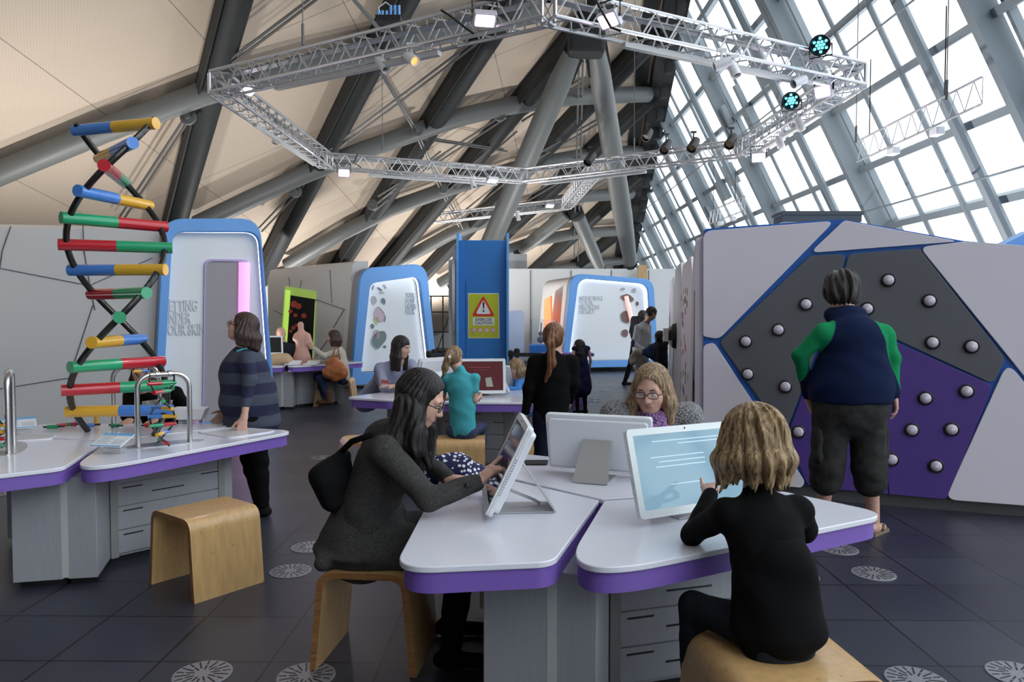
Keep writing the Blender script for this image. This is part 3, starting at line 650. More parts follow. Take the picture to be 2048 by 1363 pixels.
# ================================================================= exhibit tables
TOPM = mat('white_solid_surface', (.74, .75, .84), .22, coat=.3)
BAND = mat('purple_band', (.19, .105, .45), .4)
CAB = mat('cabinet_grey', (.33, .34, .37), .55, noise=(140, .05, (1, 1, .05)))
CABS = mat('cabinet_frame', (.50, .50, .50), .45)
TRAY = mat('tray_grey', (.60, .60, .62), .25)
def rot2(p, a): return (p[0]*math.cos(a)-p[1]*math.sin(a), p[0]*math.sin(a)+p[1]*math.cos(a))
MP1, MP2, MP3 = (-.30, -1.048), (1.2, -.24), (.868, .2165)
CG, CE1, CE2, CE3, CE4, CG2 = (-.265, -.67), (-.105, -.73), (-.015, -.386), (.70, -.17), (.762, -.16), (.713, .105)
def table(c, a, label, name='exhibit_table', lod=0, ped=True):
    """one third of a three-lobed table; a = rotation in degrees"""
    t = thing(name, label, 'table', (c[0], c[1], 0), R(a), 'lobes of the exhibit tables')
    g = .012; mid = rot2((1, 0), R(-47)); o = (mid[0]*g*1.2, mid[1]*g*1.2)
    out = [(o[0], o[1]), (MP1[0]+g*2, MP1[1]), MP2, (MP3[0], MP3[1]-g*2)]
    P = rpoly(out, [.01, .19, .13, .1], 16)
    Q = rpoly([(o[0]+.01, o[1]-.01), (MP1[0]+g*2.4, MP1[1]+.015), (MP2[0]-.015, MP2[1]+.008), (MP3[0]-.008, MP3[1]-g*2.6)], [.01, .185, .125, .1], 16)
    obj('tabletop', MB().prism(P, .697, .72), TOPM, t, local=True, smooth='auto', bevel=.004)
    obj('edge_band', MB().prism(Q, .625, .6965), BAND, t, local=True, smooth='auto')
    if ped:
        k = .012
        poly = [(.005, -.02), (CG[0]+k, CG[1]), CE1, CE2, CE3, CE4, (CG2[0], CG2[1]-k)]
        obj('cabinet', MB().prism(poly, .04, .6245), CAB, t, local=True, bevel=.004)
        wing = [(CG2[0], CG2[1]+k), CG2 and (rot2((-.52, -.58), R(120)))]
        sh = [(p[0]*.93, p[1]*.93) for p in poly]; obj('plinth', MB().prism(sh, 0, .0398), BLACK, t, local=True)
        obj('groove_strip', MB().box((CG[0]*.985, CG[1]*.985, .335), (.035, .02, .57), rz(R(-20))), CABS, t, local=True)
        d = (V((*CE3, 0))-V((*CE2, 0))); Ld = d.length; d /= Ld; n = V((d.y, -d.x, 0)); b = V((*CE2, 0))
        M_ = Matrix((d, n, V((0, 0, 1)))).transposed()
        for z0, z1 in ((.06, .205), (.21, .355), (.36, .50), (.505, .618)):
            dr = obj('drawer', MB().box(b+d*Ld*.5+n*.006+V((0, 0, (z0+z1)/2)), (Ld*.9, .012, z1-z0-.003), M_), CAB, t, local=True)
            if lod < 2:
                for s0, s1, zz in [(.1, .26, .8), (.34, .62, .45), (.78, .94, .85)][: 2 if z0 < .3 else 3]:
                    q = b+d*Ld*(s0+s1)/2+n*.0135+V((0, 0, z0+(z1-z0)*zz)); obj('slot_handle', MB().box(q, (Ld*(s1-s0), .004, .007), M_), BLACK, dr, local=True)
            for e_ in (.02, Ld-.02): obj('corner_post', MB().box(b+d*e_+n*.004+V((0, 0, .33)), (.045, .03, .58), M_), CABS, t, local=True)
    return t
C1 = (.41, 3.39)
table(C1, 0, 'white topped purple edged table lobe in front, the boy in black sits at it')
table(C1, -120, 'white topped purple edged table lobe where the woman in the tweed coat sits')
table(C1, 120, 'white topped purple edged table lobe facing the woman with the lilac scarf')
C2 = (-2.70, 4.97); A2 = 32
tR = table(C2, A2, 'white table lobe with steel tray in front of the woman in stripes, left cluster')
tL = table(C2, A2-120, 'white purple edged table lobe cut off by the left picture edge')
tB = table(C2, A2+120, 'white table lobe behind the large double helix, in front of the grey wall')
C3 = (-.55, 7.95); A3 = -30
table(C3, A3, 'white purple edged middle table lobe in front of the girl in turquoise', lod=1)
table(C3, A3-120, 'white purple edged middle table lobe where the woman in lilac leans', lod=1)
table(C3, A3+120, 'white purple edged middle table lobe beside the blue tower', lod=1)
C4 = (-3.75, 12.9); A4 = 22
table(C4, A4, 'far white table lobe with grey cabinet in front of the woman with orange handbag', lod=2)
table(C4, A4-120, 'far white table lobe partly hidden behind the blue rimmed doorway', lod=2)
table(C4, A4+120, 'far white table lobe under the green lit screen', lod=2)
# recessed trays
def lobe_pt(c, a, x, y, z=.72):
    p = rot2((x, y), R(a)); return V((c[0]+p[0], c[1]+p[1], z))
def tray(t, pts, rad=.05):
    P = rpoly(pts, rad, 6); cx = sum(p[0] for p in P)/len(P); cy = sum(p[1] for p in P)/len(P)
    Pi = [(cx+(p[0]-cx)*.9, cy+(p[1]-cy)*.86) for p in P]
    tr = obj('tray', MB().ring(P, Pi, .719, .728), TOPM, t, local=True, bevel=.002)
    obj('tray_floor', MB().prism(Pi, .719, .7235), TRAY, tr, local=True)
tray(tR, [(.72, -.34), (1.08, -.19), (.82, .16), (.56, .06)], .06); tray(tL, [(-.30, -.87), (.06, -.68), (-.08, -.40), (-.28, -.48)], .05)
# ================================================================= bent wood stools
def wood(name, c, sc_=1.):
    m = mat(name, c, .35, coat=.25); nt = m.node_tree; L = nt.links; b = nt.nodes['Principled BSDF']
    tc = nt.nodes.new('ShaderNodeTexCoord'); mp = nt.nodes.new('ShaderNodeMapping'); mp.inputs['Scale'].default_value = (14*sc_, 14*sc_, 2.0)
    n = nt.nodes.new('ShaderNodeTexNoise'); n.inputs['Scale'].default_value = 2.2; n.inputs['Detail'].default_value = 5
    L.new(tc.outputs['Object'], mp.inputs[0]); L.new(mp.outputs[0], n.inputs['Vector'])
    r = nt.nodes.new('ShaderNodeValToRGB'); e = r.color_ramp.elements; e[0].position = .25; e[1].position = .75
    e[0].color = (*[x*.82 for x in c], 1); e[1].color = (*[x*1.12 for x in c], 1); L.new(n.outputs[0], r.inputs[0])
    vo = nt.nodes.new('ShaderNodeTexVoronoi'); vo.inputs['Scale'].default_value = 12; mp2 = nt.nodes.new('ShaderNodeMapping'); mp2.inputs['Scale'].default_value = (1.6, 1.6, 1)
    L.new(tc.outputs['Object'], mp2.inputs[0]); L.new(mp2.outputs[0], vo.inputs['Vector'])
    cr = nt.nodes.new('ShaderNodeValToRGB'); cr.color_ramp.elements[0].position = .06; cr.color_ramp.elements[0].color = (.66, .5, .36, 1); cr.color_ramp.elements[1].position = .16
    L.new(vo.outputs['Distance'], cr.inputs[0]); mx = nt.nodes.new('ShaderNodeMixRGB'); mx.blend_type = 'MULTIPLY'; mx.inputs[0].default_value = .6
    L.new(r.outputs[0], mx.inputs[1]); L.new(cr.outputs[0], mx.inputs[2]); L.new(mx.outputs[0], b.inputs['Base Color']); return m
WOOD = wood('bamboo_ply', (.61, .385, .165)); PLY = mat('ply_edge', (.30, .135, .045), .5, noise=(60, .35, (.1, 1, 1)))
def stool(loc, rot, label, w=.46, spread=.04, H=.445, D=.43, wt=None):
    t = .028; r = .075
    def path(off):
        pts = [(-w/2-spread+off*1.0, 0), (-w/2+off, H-off), (w/2-off, H-off), (w/2+spread-off, 0)]
        return pts
    def arc(pts, rad):
        P = []; 
        for i in (1, 2):
            p = V(pts[i]); a = V(pts[i-1]); b = V(pts[i+1]); da = (a-p).normalized(); db = (b-p).normalized(); A = p+da*rad; B = p+db*rad
            for k in range(9): u = k/8; P.append(A*(1-u)**2+p*2*u*(1-u)+B*u*u)
        return [V(pts[0])]+P+[V(pts[3])]
    O = arc(path(0), r); I = arc(path(t), r-t*.8); n = len(O)
    o = thing('bent_stool', label, 'stool', loc, rot, 'bent plywood stools')
    def seg(i0, i1, name):
        mb = MB(); idx = range(i0, i1+1); vs = []
        for y in (-D/2, D/2):
            for P in (O, I): vs += [V((P[i].x, y, P[i].y)) for i in idx]
        k = len(list(idx)); f = []; m = []
        for i in range(k-1):
            f += [(i, i+1, k+i+1, k+i), (2*k+i, 3*k+i, 3*k+i+1, 2*k+i+1)]; m += [1, 1]
            f += [(i, 2*k+i, 2*k+i+1, i+1), (k+i, k+i+1, 3*k+i+1, 3*k+i)]; m += [0, 0]
        f += [(0, k, 3*k, 2*k), (k-1, 3*k-1, 4*k-1, 2*k-1)]; m += [1, 1]
        mb.v = vs; mb.f = f; mb.m = m
        return obj(name, mb, [WOOD, PLY], o, local=True, smooth='auto')
    seg(0, 1, 'leg_panel'); seg(1, n-2, 'seat'); seg(n-2, n-1, 'leg_panel')
    return o
sc1 = gz(372, 1217); sd1 = gz(512, 1168); se1 = gz(268, 1180)
ctr = (sd1+se1)/2
stool((-1.78, 4.32, 0), R(-38), 'pale bent plywood stool standing empty at the left table', w=.42, spread=.04)
stool((-.625, 3.42, 0), R(-7), 'bent plywood stool under the woman in the tweed coat', w=.40)
stool((.90, 2.47, 0), R(6), 'bent plywood stool in front that the boy in black sits on', w=.50, D=.46)
stool((-.46, 6.78, 0), R(92), 'bent plywood stool under the girl in turquoise', w=.36, spread=.02)
stool((-1.32, 6.72, 0), R(20), 'bent plywood stool at the middle table, mostly hidden behind the tweed coat', w=.40)
stool((.30, 6.9, 0), R(88), 'bent plywood stool half hidden behind the girl with the long ponytail', w=.36)
stool((-3.0, 12.75, 0), R(0), 'far bent plywood stool under the woman with the orange handbag', w=.56, spread=.06, H=.47)
# ================================================================= floor outlets
DISC = mat('vent_disc', (.27, .27, .30), .4, .3)
def vent(px, py, label, r=.125):
    p = gz(px, py); t = thing('floor_vent', label, 'floor vent', (p.x, p.y, 0), random.random(), 'round floor vents')
    obj('disc', MB().lathe([(0, 0), (r, 0), (r, .004), (r*.97, .006), (0, .006)], n=36), DISC, t, local=True)
    mb = MB()
    for k in range(18):
        a = 2*math.pi*k/18
        for r0, r1 in (((.28, .58), (.66, .92)) if k % 2 else ((.4, .9),)):
            mb.box(((r0+r1)/2*r*math.cos(a), (r0+r1)/2*r*math.sin(a), .0065), (r*(r1-r0), .0075, .001), rz(a))
    obj('slots', mb, BLACK, t, local=True)
for px, py, l in [(620, 1094, 'round slotted floor vent farther back, left of the tweed coat'), (581, 1142, 'round slotted floor vent right of the empty stool'), (405, 1348, 'round slotted floor vent at the bottom left of the picture'),
                  (612, 1352, 'round slotted floor vent in front of the tweed coat woman\'s stool'), (1677, 1098, 'round slotted floor vent beside the right table tip'), (1747, 1147, 'round slotted floor vent nearest the barefoot sandals, right of the table'),
                  (1595, 1152, 'round slotted floor vent half behind the boy in black'), (1832, 1360, 'round slotted floor vent at the bottom edge right of the boy\'s stool'), (2036, 1349, 'round slotted floor vent in the bottom right corner'),
                  (646, 915, 'small far round floor vent left of the black shoulder bag'), (14, 985, 'round slotted floor vent at the left edge under the table')]: vent(px, py, l)
for px, py in ((1192, 765), (1212, 781), (1190, 797), (1215, 820), (1190, 802)): vent(px, py, 'far round floor vent on the light floor beyond the girls')
# ================================================================= monitors
CASE = mat('monitor_case', (.74, .76, .80), .3); BEZEL = mat('monitor_bezel', (.80, .86, .88), .25)
STAND = mat('bent_aluminium', (.50, .51, .52), .42, .6)
SCR = {'blue': mat('screen_blue', (.02, .03, .04), .08, emit=(.36, .62, .80), es=.72), 'dark': mat('screen_dark', (.02, .02, .025), .06), 'red': mat('screen_maroon', (.05, .012, .015), .08, emit=(.10, .015, .02), es=.5)}
def monitor(base, az, label, scr='blue', W=.53, H=.37, tilt=R(20), z0=.03, cable=True, stand=True, lod=0):
    """az: heading (deg) the screen faces; base = middle of the lower screen edge on the table"""
    t = thing('touch_monitor', label, 'monitor', base, R(az)-math.pi/2, 'touch screen monitors')
    Rm = Matrix.Rotation(-tilt, 3, 'X') if False else Matrix.Rotation(tilt, 3, 'X')
    # local: +y faces the viewer of the screen; top leans to -y
    fr = lambda x, z, y: V((x, y*math.cos(tilt)-z*math.sin(tilt), z0+z*math.cos(tilt)+y*math.sin(tilt)))
    P = rpoly([(-W/2, 0), (W/2, 0), (W/2, H), (-W/2, H)], .018, 5)
    Pb = rpoly([(-W/2+.02, .02), (W/2-.02, .02), (W/2-.02, H-.02), (-W/2+.02, H-.02)], .02, 5)
    obj('casing', MB().prism(P, -.022, 0, fr).prism(Pb, -.045, -.0221, fr), CASE, t, local=True, bevel=.004)
    Pi = rpoly([(-W/2+.028, .032), (W/2-.028, .032), (W/2-.028, H-.028), (-W/2+.028, H-.028)], .003, 2)
    obj('bezel', MB().ring(rpoly([(-W/2, 0), (W/2, 0), (W/2, H), (-W/2, H)], .018, 2), Pi, 0.0005, .006, fr), BEZEL, t, local=True)
    sc_ = obj('screen', MB().prism(Pi, .0, .003, fr), SCR[scr], t, local=True)
    if lod == 0:
        for q in (-1, 1):
            mb = MB()
            for k in range(14): mb.box(fr(q*(W/2+.0005), .10+k*.012, -.011), (.002, .012, .004), Rm)
            obj('vent_slots', mb, STAND, t, local=True)
        obj('webcam', MB().ball(fr(0, H-.013, .006), .004, 8), BLACK, t, local=True)
    if stand:
        a = fr(0, H*.60, -.046); w2 = .075
        yb = a.y-.10; mb = MB()
        mb.add([V((-w2, a.y, a.z)), V((w2, a.y, a.z)), V((w2*1.2, yb-.05, .004)), V((-w2*1.2, yb-.05, .004)), V((-w2, a.y-.005, a.z)), V((w2, a.y-.005, a.z)), V((w2*1.2, yb-.056, .004)), V((-w2*1.2, yb-.056, .004))],
               [(0, 1, 2, 3), (7, 6, 5, 4), (0, 4, 5, 1), (1, 5, 6, 2), (2, 6, 7, 3), (3, 7, 4, 0)])
        f0 = -.02; mb.box((0, (yb-.05+f0)/2, .0035), (w2*2.3, abs(yb-.05-f0), .006)); b1 = fr(0, .07, -.046)
        obj('stand', mb, STAND, t, local=True)
        if cable: obj('cable', MB().tube([fr(.03, .12, -.046), fr(.03, .09, -.09), V((.03, yb+.03, .03)), V((.03, yb-.0, .012))], .007, 8), mat('cable_white', (.7, .7, .7), .5), t, local=True, smooth=True)
    return t, fr
T_ = .721
m3, f3 = monitor((.775, 3.08, T_), -63, 'large touch screen with bright blue display that the boy points at', 'blue', tilt=R(17), H=.36, W=.60)
m1, f1 = monitor((-.12, 3.23, T_), -176, 'touch screen seen edge on that the woman in tweed taps', 'dark', tilt=R(26), H=.40, W=.46)
m2, f2 = monitor((.47, 3.93, T_), 70, 'touch screen seen from behind in front of the woman with the lilac scarf', 'dark', tilt=R(14), H=.305, W=.56)
# reflected roof struts are left off the blue screen; nothing is drawn here
for (x0, z0, x1, z1, w_) in ((-.225, .10, -.03, .32, .035), (-.03, .32, .10, .14, .018)):
    pass
m4, f4 = monitor((-.31, 7.62, T_), -85, 'touch screen with dark red display beside the girl in turquoise', 'red', W=.50, H=.36, tilt=R(12), lod=1)
m5, f5 = monitor((-.05, 8.0, T_), 8, 'white touch screen seen edge on held by the small blond child', 'dark', tilt=R(25), W=.46, H=.36, lod=1)
m6, f6 = monitor((-.86, 8.05, T_), 135, 'white touch screen seen from behind next to the woman in lilac', 'dark', W=.5, H=.36, tilt=R(15), lod=1)
monitor((-.18, 8.65, T_), 75, 'white monitor lying back behind the dark red screen', 'dark', W=.42, H=.30, tilt=R(40), lod=1)
monitor((-3.98, 12.35, T_+.14), -70, 'small tilted monitor on the far table in front of the bald man', 'dark', W=.40, H=.34, tilt=R(28), lod=1, stand=False)
TXT = mat('screen_text_red', (.1, .02, .02), .3, emit=(.35, .08, .08), es=.6)
mb = MB(); mb.box(V((0, 0, 0)), (.1, .1, .1)); 
pim = MB().prism([(-.03, .08), (.03, .08), (.05, .17), (.0, .2), (-.05, .16)], .0032, .0036, f4)
obj('displayed_picture', MB().prism([(-.12, .07), (-.05, .07), (-.04, .16), (-.10, .17)], .0032, .0036, f4), mat('shown_white', (.4, .4, .35), .3), m4, local=True)
obj('displayed_heading', MB().box(f4(.02, .27, .0034), (.22, .001, .006)).box(f4(.02, .245, .0034), (.12, .001, .003)), TXT, m4, local=True)
LTXT = mat('screen_pale', (.3, .4, .5), .2, emit=(.50, .74, .90), es=.72); mb = MB()
for z, a, b in ((.30, -.2, .18), (.285, -.2, .05), (.235, -.08, .2), (.215, -.08, .16), (.195, -.08, .18), (.12, -.05, .12)): mb.prism([(a, z), (b, z), (b, z+.004), (a, z+.004)], .0032, .0035, f3)
obj('displayed_text', mb, LTXT, m3, local=True)
# dark tablet by the rear lobe, spotted cloth
tb = gz(1052, 926, .722); tag(obj('tablet', MB().prism([(tb.x+a, tb.y+b) for a, b in rpoly([(-.13, -.05), (.12, -.05), (.13, .06), (-.12, .06)], .02)], .722, .731), BLACK, bevel=.002), 'black tablet lying flat on the table left of the rear monitor', 'tablet')
# ================================================================= double helices
RC = {'b': mat('rod_blue', (.07, .24, .68), .25, coat=.5), 'y': mat('rod_yellow', (.80, .44, .04), .3, coat=.5), 'g': mat('rod_green', (.015, .34, .15), .28, coat=.5), 'r': mat('rod_red', (.52, .015, .03), .25, coat=.5)}
STR = mat('strand_black', (.012, .012, .012), .22, coat=.4)
def helix(base, label, n, Rr, dz, z0, th0, step, cols, rr, sr, name='double_helix', ext=(0, 0), segs=16, lean=(0, 0)):
    t = thing(name, label, 'model', base)
    th = lambda i: th0+step*i
    P = lambda i, q: V(base)+V((math.cos(th(i))*Rr*q+lean[0]*i, -math.sin(th(i))*Rr*q+lean[1]*i, z0+dz*i))
    for q in (1, -1):
        i0, i1 = -ext[0], n-1+ext[1]; N = int((i1-i0)*5)+1
        obj('strand', MB().tube([P(i0+(i1-i0)*k/N, q*.93) for k in range(N+1)], sr, 10), STR, t, smooth='auto')
    for i in range(n):
        a, b = P(i, 1), P(i, -1); m = (a+b)/2; d = (a-b).normalized(); ca, cb = cols[i]
        g = obj('rung', MB().tube([m, a+d*rr*.7], rr, segs), RC[ca], t, smooth='auto')
        obj('rung_half', MB().tube([m, b-d*rr*.7], rr, segs), RC[cb], g, smooth='auto')
    return t
# base pairs counted from the table upwards (13 -> 1)
cols = [('y', 'b'), ('r', 'g'), ('g', 'r'), ('y', 'b'), ('g', 'r'), ('g', 'r'), ('y', 'b'), ('g', 'r'), ('r', 'g'), ('y', 'b'), ('g', 'r'), ('y', 'b'), ('b', 'y')]
helix((-2.755, 5.25, .72), 'giant double helix model with coloured rungs standing on the left table', 13, .325, .1645, .165, R(173), R(-28), cols, .040, .022, ext=(.95, .25), segs=24)
def minihelix(px, py, Y, n, label, th0=.4, r=.075, dz=.052, hang=True, z0=None, st=R(28)):
    p = at(px, py, Y); cs = [random.choice([('r', 'g'), ('g', 'r'), ('b', 'y'), ('y', 'b')]) for _ in range(n)]
    return helix((p.x, p.y, p.z), label, n, r, dz, 0, th0, st, cs, .0125, .006, name='small_double_helix', ext=(.4, 1.0), segs=10)
random.seed(4)
minihelix(326, 882, 4.66, 8, 'small coloured double helix model hanging from the right steel hoop', R(230), st=R(38))
minihelix(283, 768, 5.95, 3, 'small coloured double helix piece held in front of the girl\'s face', R(200), st=R(50), r=.06)
minihelix(-12, 893, 4.55, 5, 'small coloured double helix model at the left picture edge', R(100), st=R(30), dz=.045)
def hoop(a, b, top, label, base=True, r=.0165):
    a, b = V(a), V(b); h = top-a.z; rc = .09; d = (b-a).normalized(); U = V((0, 0, 1)); P = [a, a+U*(h-rc)]
    for k in range(1, 7): u = k/6*math.pi/2; P.append(a+U*(h-rc)+U*math.sin(u)*rc+d*(1-math.cos(u))*rc)
    for k in range(0, 7): u = k/6*math.pi/2; P.append(b-d*rc+U*(h-rc)+U*math.cos(u)*rc+d*math.sin(u)*rc)
    P.append(b); t = thing('steel_hoop', label, 'hoop', (a+b)/2)
    obj('tube', MB().tube(P, r, 14), STEEL, t, smooth='auto')
    if base:
        n = V((-d.y, d.x, 0)); m = (a+b)/2; L = (b-a).length/2+.09; pts = [m+d*L*math.cos(x)+n*.085*math.sin(x) for x in np.linspace(0, 2*math.pi, 40, endpoint=False)]
        mb = MB(); mb.add(pts+[p+U*.004 for p in pts], [tuple(range(40)), tuple(40+i for i in range(40))]+[(i, (i+1) % 40, 40+(i+1) % 40, 40+i) for i in range(40)])
        obj('base_plate', mb, STEEL, t)
    for k in (.38, .62): obj('clamp', MB().lathe([(r*1.25, -.012), (r*1.5, -.012), (r*1.5, .012), (r*1.25, .012)], a.lerp(b, k)+U*h, d, 14), STEEL, t, smooth='auto')
ha, hb = gz(276, 893, .7205), gz(380, 882, .7205); hoop(ha, hb, 1.175, 'brushed steel hoop on the left table holding the hanging small helix')
ha, hb = gz(17, 905, .7205), gz(29, 885, .7205); hb = ha+(hb-ha).normalized()*.36; hoop(ha, hb, 1.20, 'brushed steel hoop near the left picture edge')
ha, hb = gz(227, 853, .7205), gz(321, 850, .7205); hoop(ha, hb, 1.17, 'brushed steel hoop at the back, behind the giant helix', base=False)
# small model pieces lying about
for i, (px, py, a, c1, c2) in enumerate([(105, 853, .3, 'g', 'g'), (122, 850, 1.2, 'r', 'r'), (142, 848, .2, 'g', 'r'), (178, 850, .5, 'b', 'b'), (230, 850, -.4, 'g', 'g'), (150, 846, 2., 'b', 'r'), (300, 850, .1, 'r', 'r')]):
    p = gz(px, py, .738); d = V((math.cos(a), math.sin(a), 0)); t = thing('model_rod', 'short %s plastic helix rod lying on the left table' % {'g': 'green', 'r': 'red', 'b': 'blue'}[c1], 'model part', (p.x, p.y, .7215), 0, 'loose helix rods on the left table')
    obj('rod', MB().tube([p-d*.035, p], .0145, 10).tube([p, p+d*.035], .0145, 10, 1), [RC[c1], RC[c2]], t, smooth='auto'); obj('joint', MB().tube([p+d*.035, p+d*.075+V((0, 0, .002))], .008, 8).tube([p-d*.035, p-d*.06], .007, 8), STR, t)
p = gz(193, 850, .7215); t = thing('model_peg', 'upright yellow plastic peg with black crossbar behind the helix foot', 'model part', p)
obj('peg', MB().tube([p, p+V((0, 0, .13))], .016, 12), RC['y'], t, smooth='auto'); obj('crossbar', MB().tube([p+V((-.055, 0, .12)), p+V((.055, 0, .12))], .006, 8), STR, t)
# flip books on acrylic blocks
PAPER = mat('paper', (.78, .82, .86), .5); PB = mat('page_blue', (.12, .42, .78), .45); INK = mat('ink', (.12, .2, .3), .6)
ACR = mat('clear_acrylic', (.85, .88, .9), .08, trans=.7, alpha=.7)
def booklet(c, rot, label):
    t = thing('flip_booklet', label, 'booklet', c, rot); tl = R(24); M3 = Matrix.Rotation(tl, 3, 'X'); z = .075
    fr = lambda x, y, w_: V((0, 0, z))+M3@V((x, y, w_))
    obj('pages', MB().prism([(-.105, -.07), (.105, -.07), (.105, .07), (-.105, .07)], 0, .006, fr), PAPER, t, local=True)
    obj('border', MB().prism([(-.105, .048), (.105, .048), (.105, .07), (-.105, .07)], .006, .0075, fr).prism([(-.105, -.07), (.105, -.07), (.105, -.061), (-.105, -.061)], .006, .0075, fr), PB, t, local=True)
    mb = MB()
    for i in range(7):
        y = .036-i*.013; mb.prism([(-.095, y), (-.02 if i % 2 else -.0, y), (-.02 if i % 2 else -.0, y+.002), (-.095, y+.002)], .006, .0068, fr)
        if i > 2: mb.prism([(.015, y), (.09, y), (.09, y+.002), (.015, y+.002)], .006, .0068, fr)
    obj('printed_lines', mb, INK, t, local=True)
    for x in (-.06, .0): obj('binder_ring', MB().tube([fr(x, .062+.014*math.cos(a), .004+.016*math.sin(a)) for a in np.linspace(0, 2*math.pi, 13)], .0015, 5, caps=False), STEEL, t, local=True)
    b = obj('acrylic_block', MB().box((0, 0, .016), (.15, .055, .03)), ACR, t, local=True, bevel=.002)
    obj('support', MB().add([V((-.05, -.02, .031)), V((.05, -.02, .031)), V((.05, .03, .031)), V((-.05, .03, .031)), V((-.05, -.02, .066)), V((.05, -.02, .066)), V((.05, .03, .088)), V((-.05, .03, .088))], [(0, 1, 2, 3), (4, 5, 6, 7), (0, 1, 5, 4), (2, 3, 7, 6), (1, 2, 6, 5), (3, 0, 4, 7)]), ACR, t, local=True)
p = gz(226, 905, .7205); booklet(p, R(-12), 'spiral bound leaflet with blue border on a clear block, right of the helix')
p = gz(38, 868, .7205); booklet(p, R(35), 'spiral bound leaflet propped up at the far left table edge')
# white sloping tray box
p = gz(381, 845, .7205); t = thing('tray_stand', 'white sloping display tray on clear block beside the right steel hoop', 'display tray', p)
fr = lambda x, y, z: p+V((x, y, z))
mb = MB().add([fr(-.10, -.05, .03), fr(.10, -.05, .03), fr(.10, .05, .03), fr(-.10, .05, .03), fr(-.14, -.06, .115), fr(.14, -.06, .115), fr(.13, .06, .12), fr(-.13, .06, .12)], [(0, 1, 2, 3), (4, 5, 6, 7), (0, 1, 5, 4), (2, 3, 7, 6), (1, 2, 6, 5), (3, 0, 4, 7)])
obj('tray', mb, WHITE, t, bevel=.004); obj('clear_block', MB().box(p+V((0, 0, .0155)), (.16, .07, .028)), ACR, t)
# ================================================================= exhibition pods
SEAM = mat('panel_seam', (.10, .10, .11), .6); GREYR = mat('reveal_grey', (.26, .26, .28), .5); PODW = mat('pod_white', (.80, .83, .86), .4)
LET = mat('raised_letters', (.50, .53, .57), .3, .35)
def pod(name, label, p0, dr, outer, inner, r_out, r_in, depth, pods_text=None, bodymat=None, light=(1, 1, 1), lw=12, inset=.35, rimd=.10, body=True):
    """p0 = foot of the face, dr = horizontal direction along the face to the right; outlines are given in face coordinates (x along dr, z up)"""
    p0 = V(p0); d = V((dr[0], dr[1], 0)).normalized(); n = V((d.y, -d.x, 0))  # n points out to the visitor
    t = thing(name, label, 'exhibition booth', p0)
    fr = lambda x, z, y: p0+d*x+V((0, 0, z))+n*y
    O = rpoly(outer, r_out, 8); I = rpoly(inner, r_in, 8)
    obj('rim', MB().ring(O, I, -rimd, 0, fr), BLUE, t, bevel=.012)
    cx = sum(a[0] for a in O)/len(O)
    O2 = [(cx+(a[0]-cx)*.975, a[1]*.985) for a in O]; I2 = [(cx+(a[0]-cx)*1.03, a[1]*1.012) for a in I]
    if body: obj('shell', MB().ring(O2, I2, -depth, -rimd-.001, fr), bodymat or PANEL, t, smooth='auto')
    obj('shadow_gap', MB().ring([(cx+(a[0]-cx)*.99, a[1]*.995) for a in O], I2, -rimd-.22, -rimd-.0005, fr), GREYR, t)
    obj('back_panel', MB().prism(I2, -inset-.06, -inset, fr), PODW, t)
    led = mat('led_white', (1, 1, 1), .5, emit=(.93, .97, 1), es=5)
    N = len(I); k0 = int(N*.0)
    mb = MB().ring([(cx+(a[0]-cx)*1.015, a[1]*1.006) for a in I], [(cx+(a[0]-cx)*1.0, a[1]*1.0) for a in I], -rimd-.05, -rimd-.02, fr)
    obj('light_strip', mb, led, t)
    return t, fr, n, d
def face2(px, py, p0, dr):
    d = V((dr[0], dr[1], 0)).normalized(); n = (d.y, -d.x, 0); q = onpl(px, py, p0, n)-V(p0); return (q.dot(d), q.z)
# --- pod 1: doorway
p0 = (-3.27, 10.4, 0); dr = (.8, .6); F_ = lambda px, py: face2(px, py, p0, dr)
out = [F_(306, 878), F_(327, 437), F_(520, 436), F_(554, 852)]; out = [(out[0][0], .03), out[1], out[2], (out[3][0], .03)]
inn = [F_(323, 862), F_(346, 463), F_(519, 464), F_(545, 842)]; inn = [(inn[0][0], .12), inn[1], inn[2], (inn[3][0], .12)]
t1, fr1, n1, d1 = pod('doorway_booth', 'tall blue rimmed white booth with doorway, reading GETTING UNDER YOUR SKIN', p0, dr, out, inn, [.08, .28, .28, .08], [.08, .18, .18, .08], 1.5, inset=.12)
def Fi(px, py, y=-.12):  # point on recessed panel
    return face2(px, py, tuple(V(p0)+V((dr[1], -dr[0], 0))*y), dr)
PUR = mat('door_frame_purple', (.45, .36, .62), .4); DKW = mat('door_interior', (.34, .33, .35), .6)
ds = [Fi(404, 870), Fi(408, 518), Fi(497, 519), Fi(500, 870)]; ds[0] = (ds[0][0], .12); ds[3] = (ds[3][0], .12); P = rpoly(ds, [.01, .1, .1, .01], 6)
Pi = [((a[0]-P[0][0])*.96+P[0][0]+.02, a[1]*.988) for a in P]
obj('doorway_frame', MB().ring(P, Pi, -.135, -.09, fr1), PUR, t1)
obj('doorway_recess', MB().prism(Pi, -.1185, -.112, fr1), DKW, t1)
pink = mat('pink_tube', (.8, .4, .8), .4, emit=(.92, .42, .86), es=1.1); q0 = Fi(487, 525); q1 = Fi(487, 860)
obj('pink_light_tube', MB().tube([fr1(q0[0], q0[1], -.08), fr1(q1[0]-.02, .2, -.08)], .075, 12), pink, t1, smooth='auto')
zt = Fi(333, 618)
for i, s_ in enumerate(('GETTING', 'UNDER', 'YOUR SKIN')):
    q = Fi(325, 621+i*24.5); textobj('lettering', s_, .205, LET, t1, fr1(q[0], q[1], -.118), d1, (0, 0, 1), .012, bold=.005, xs=.50)
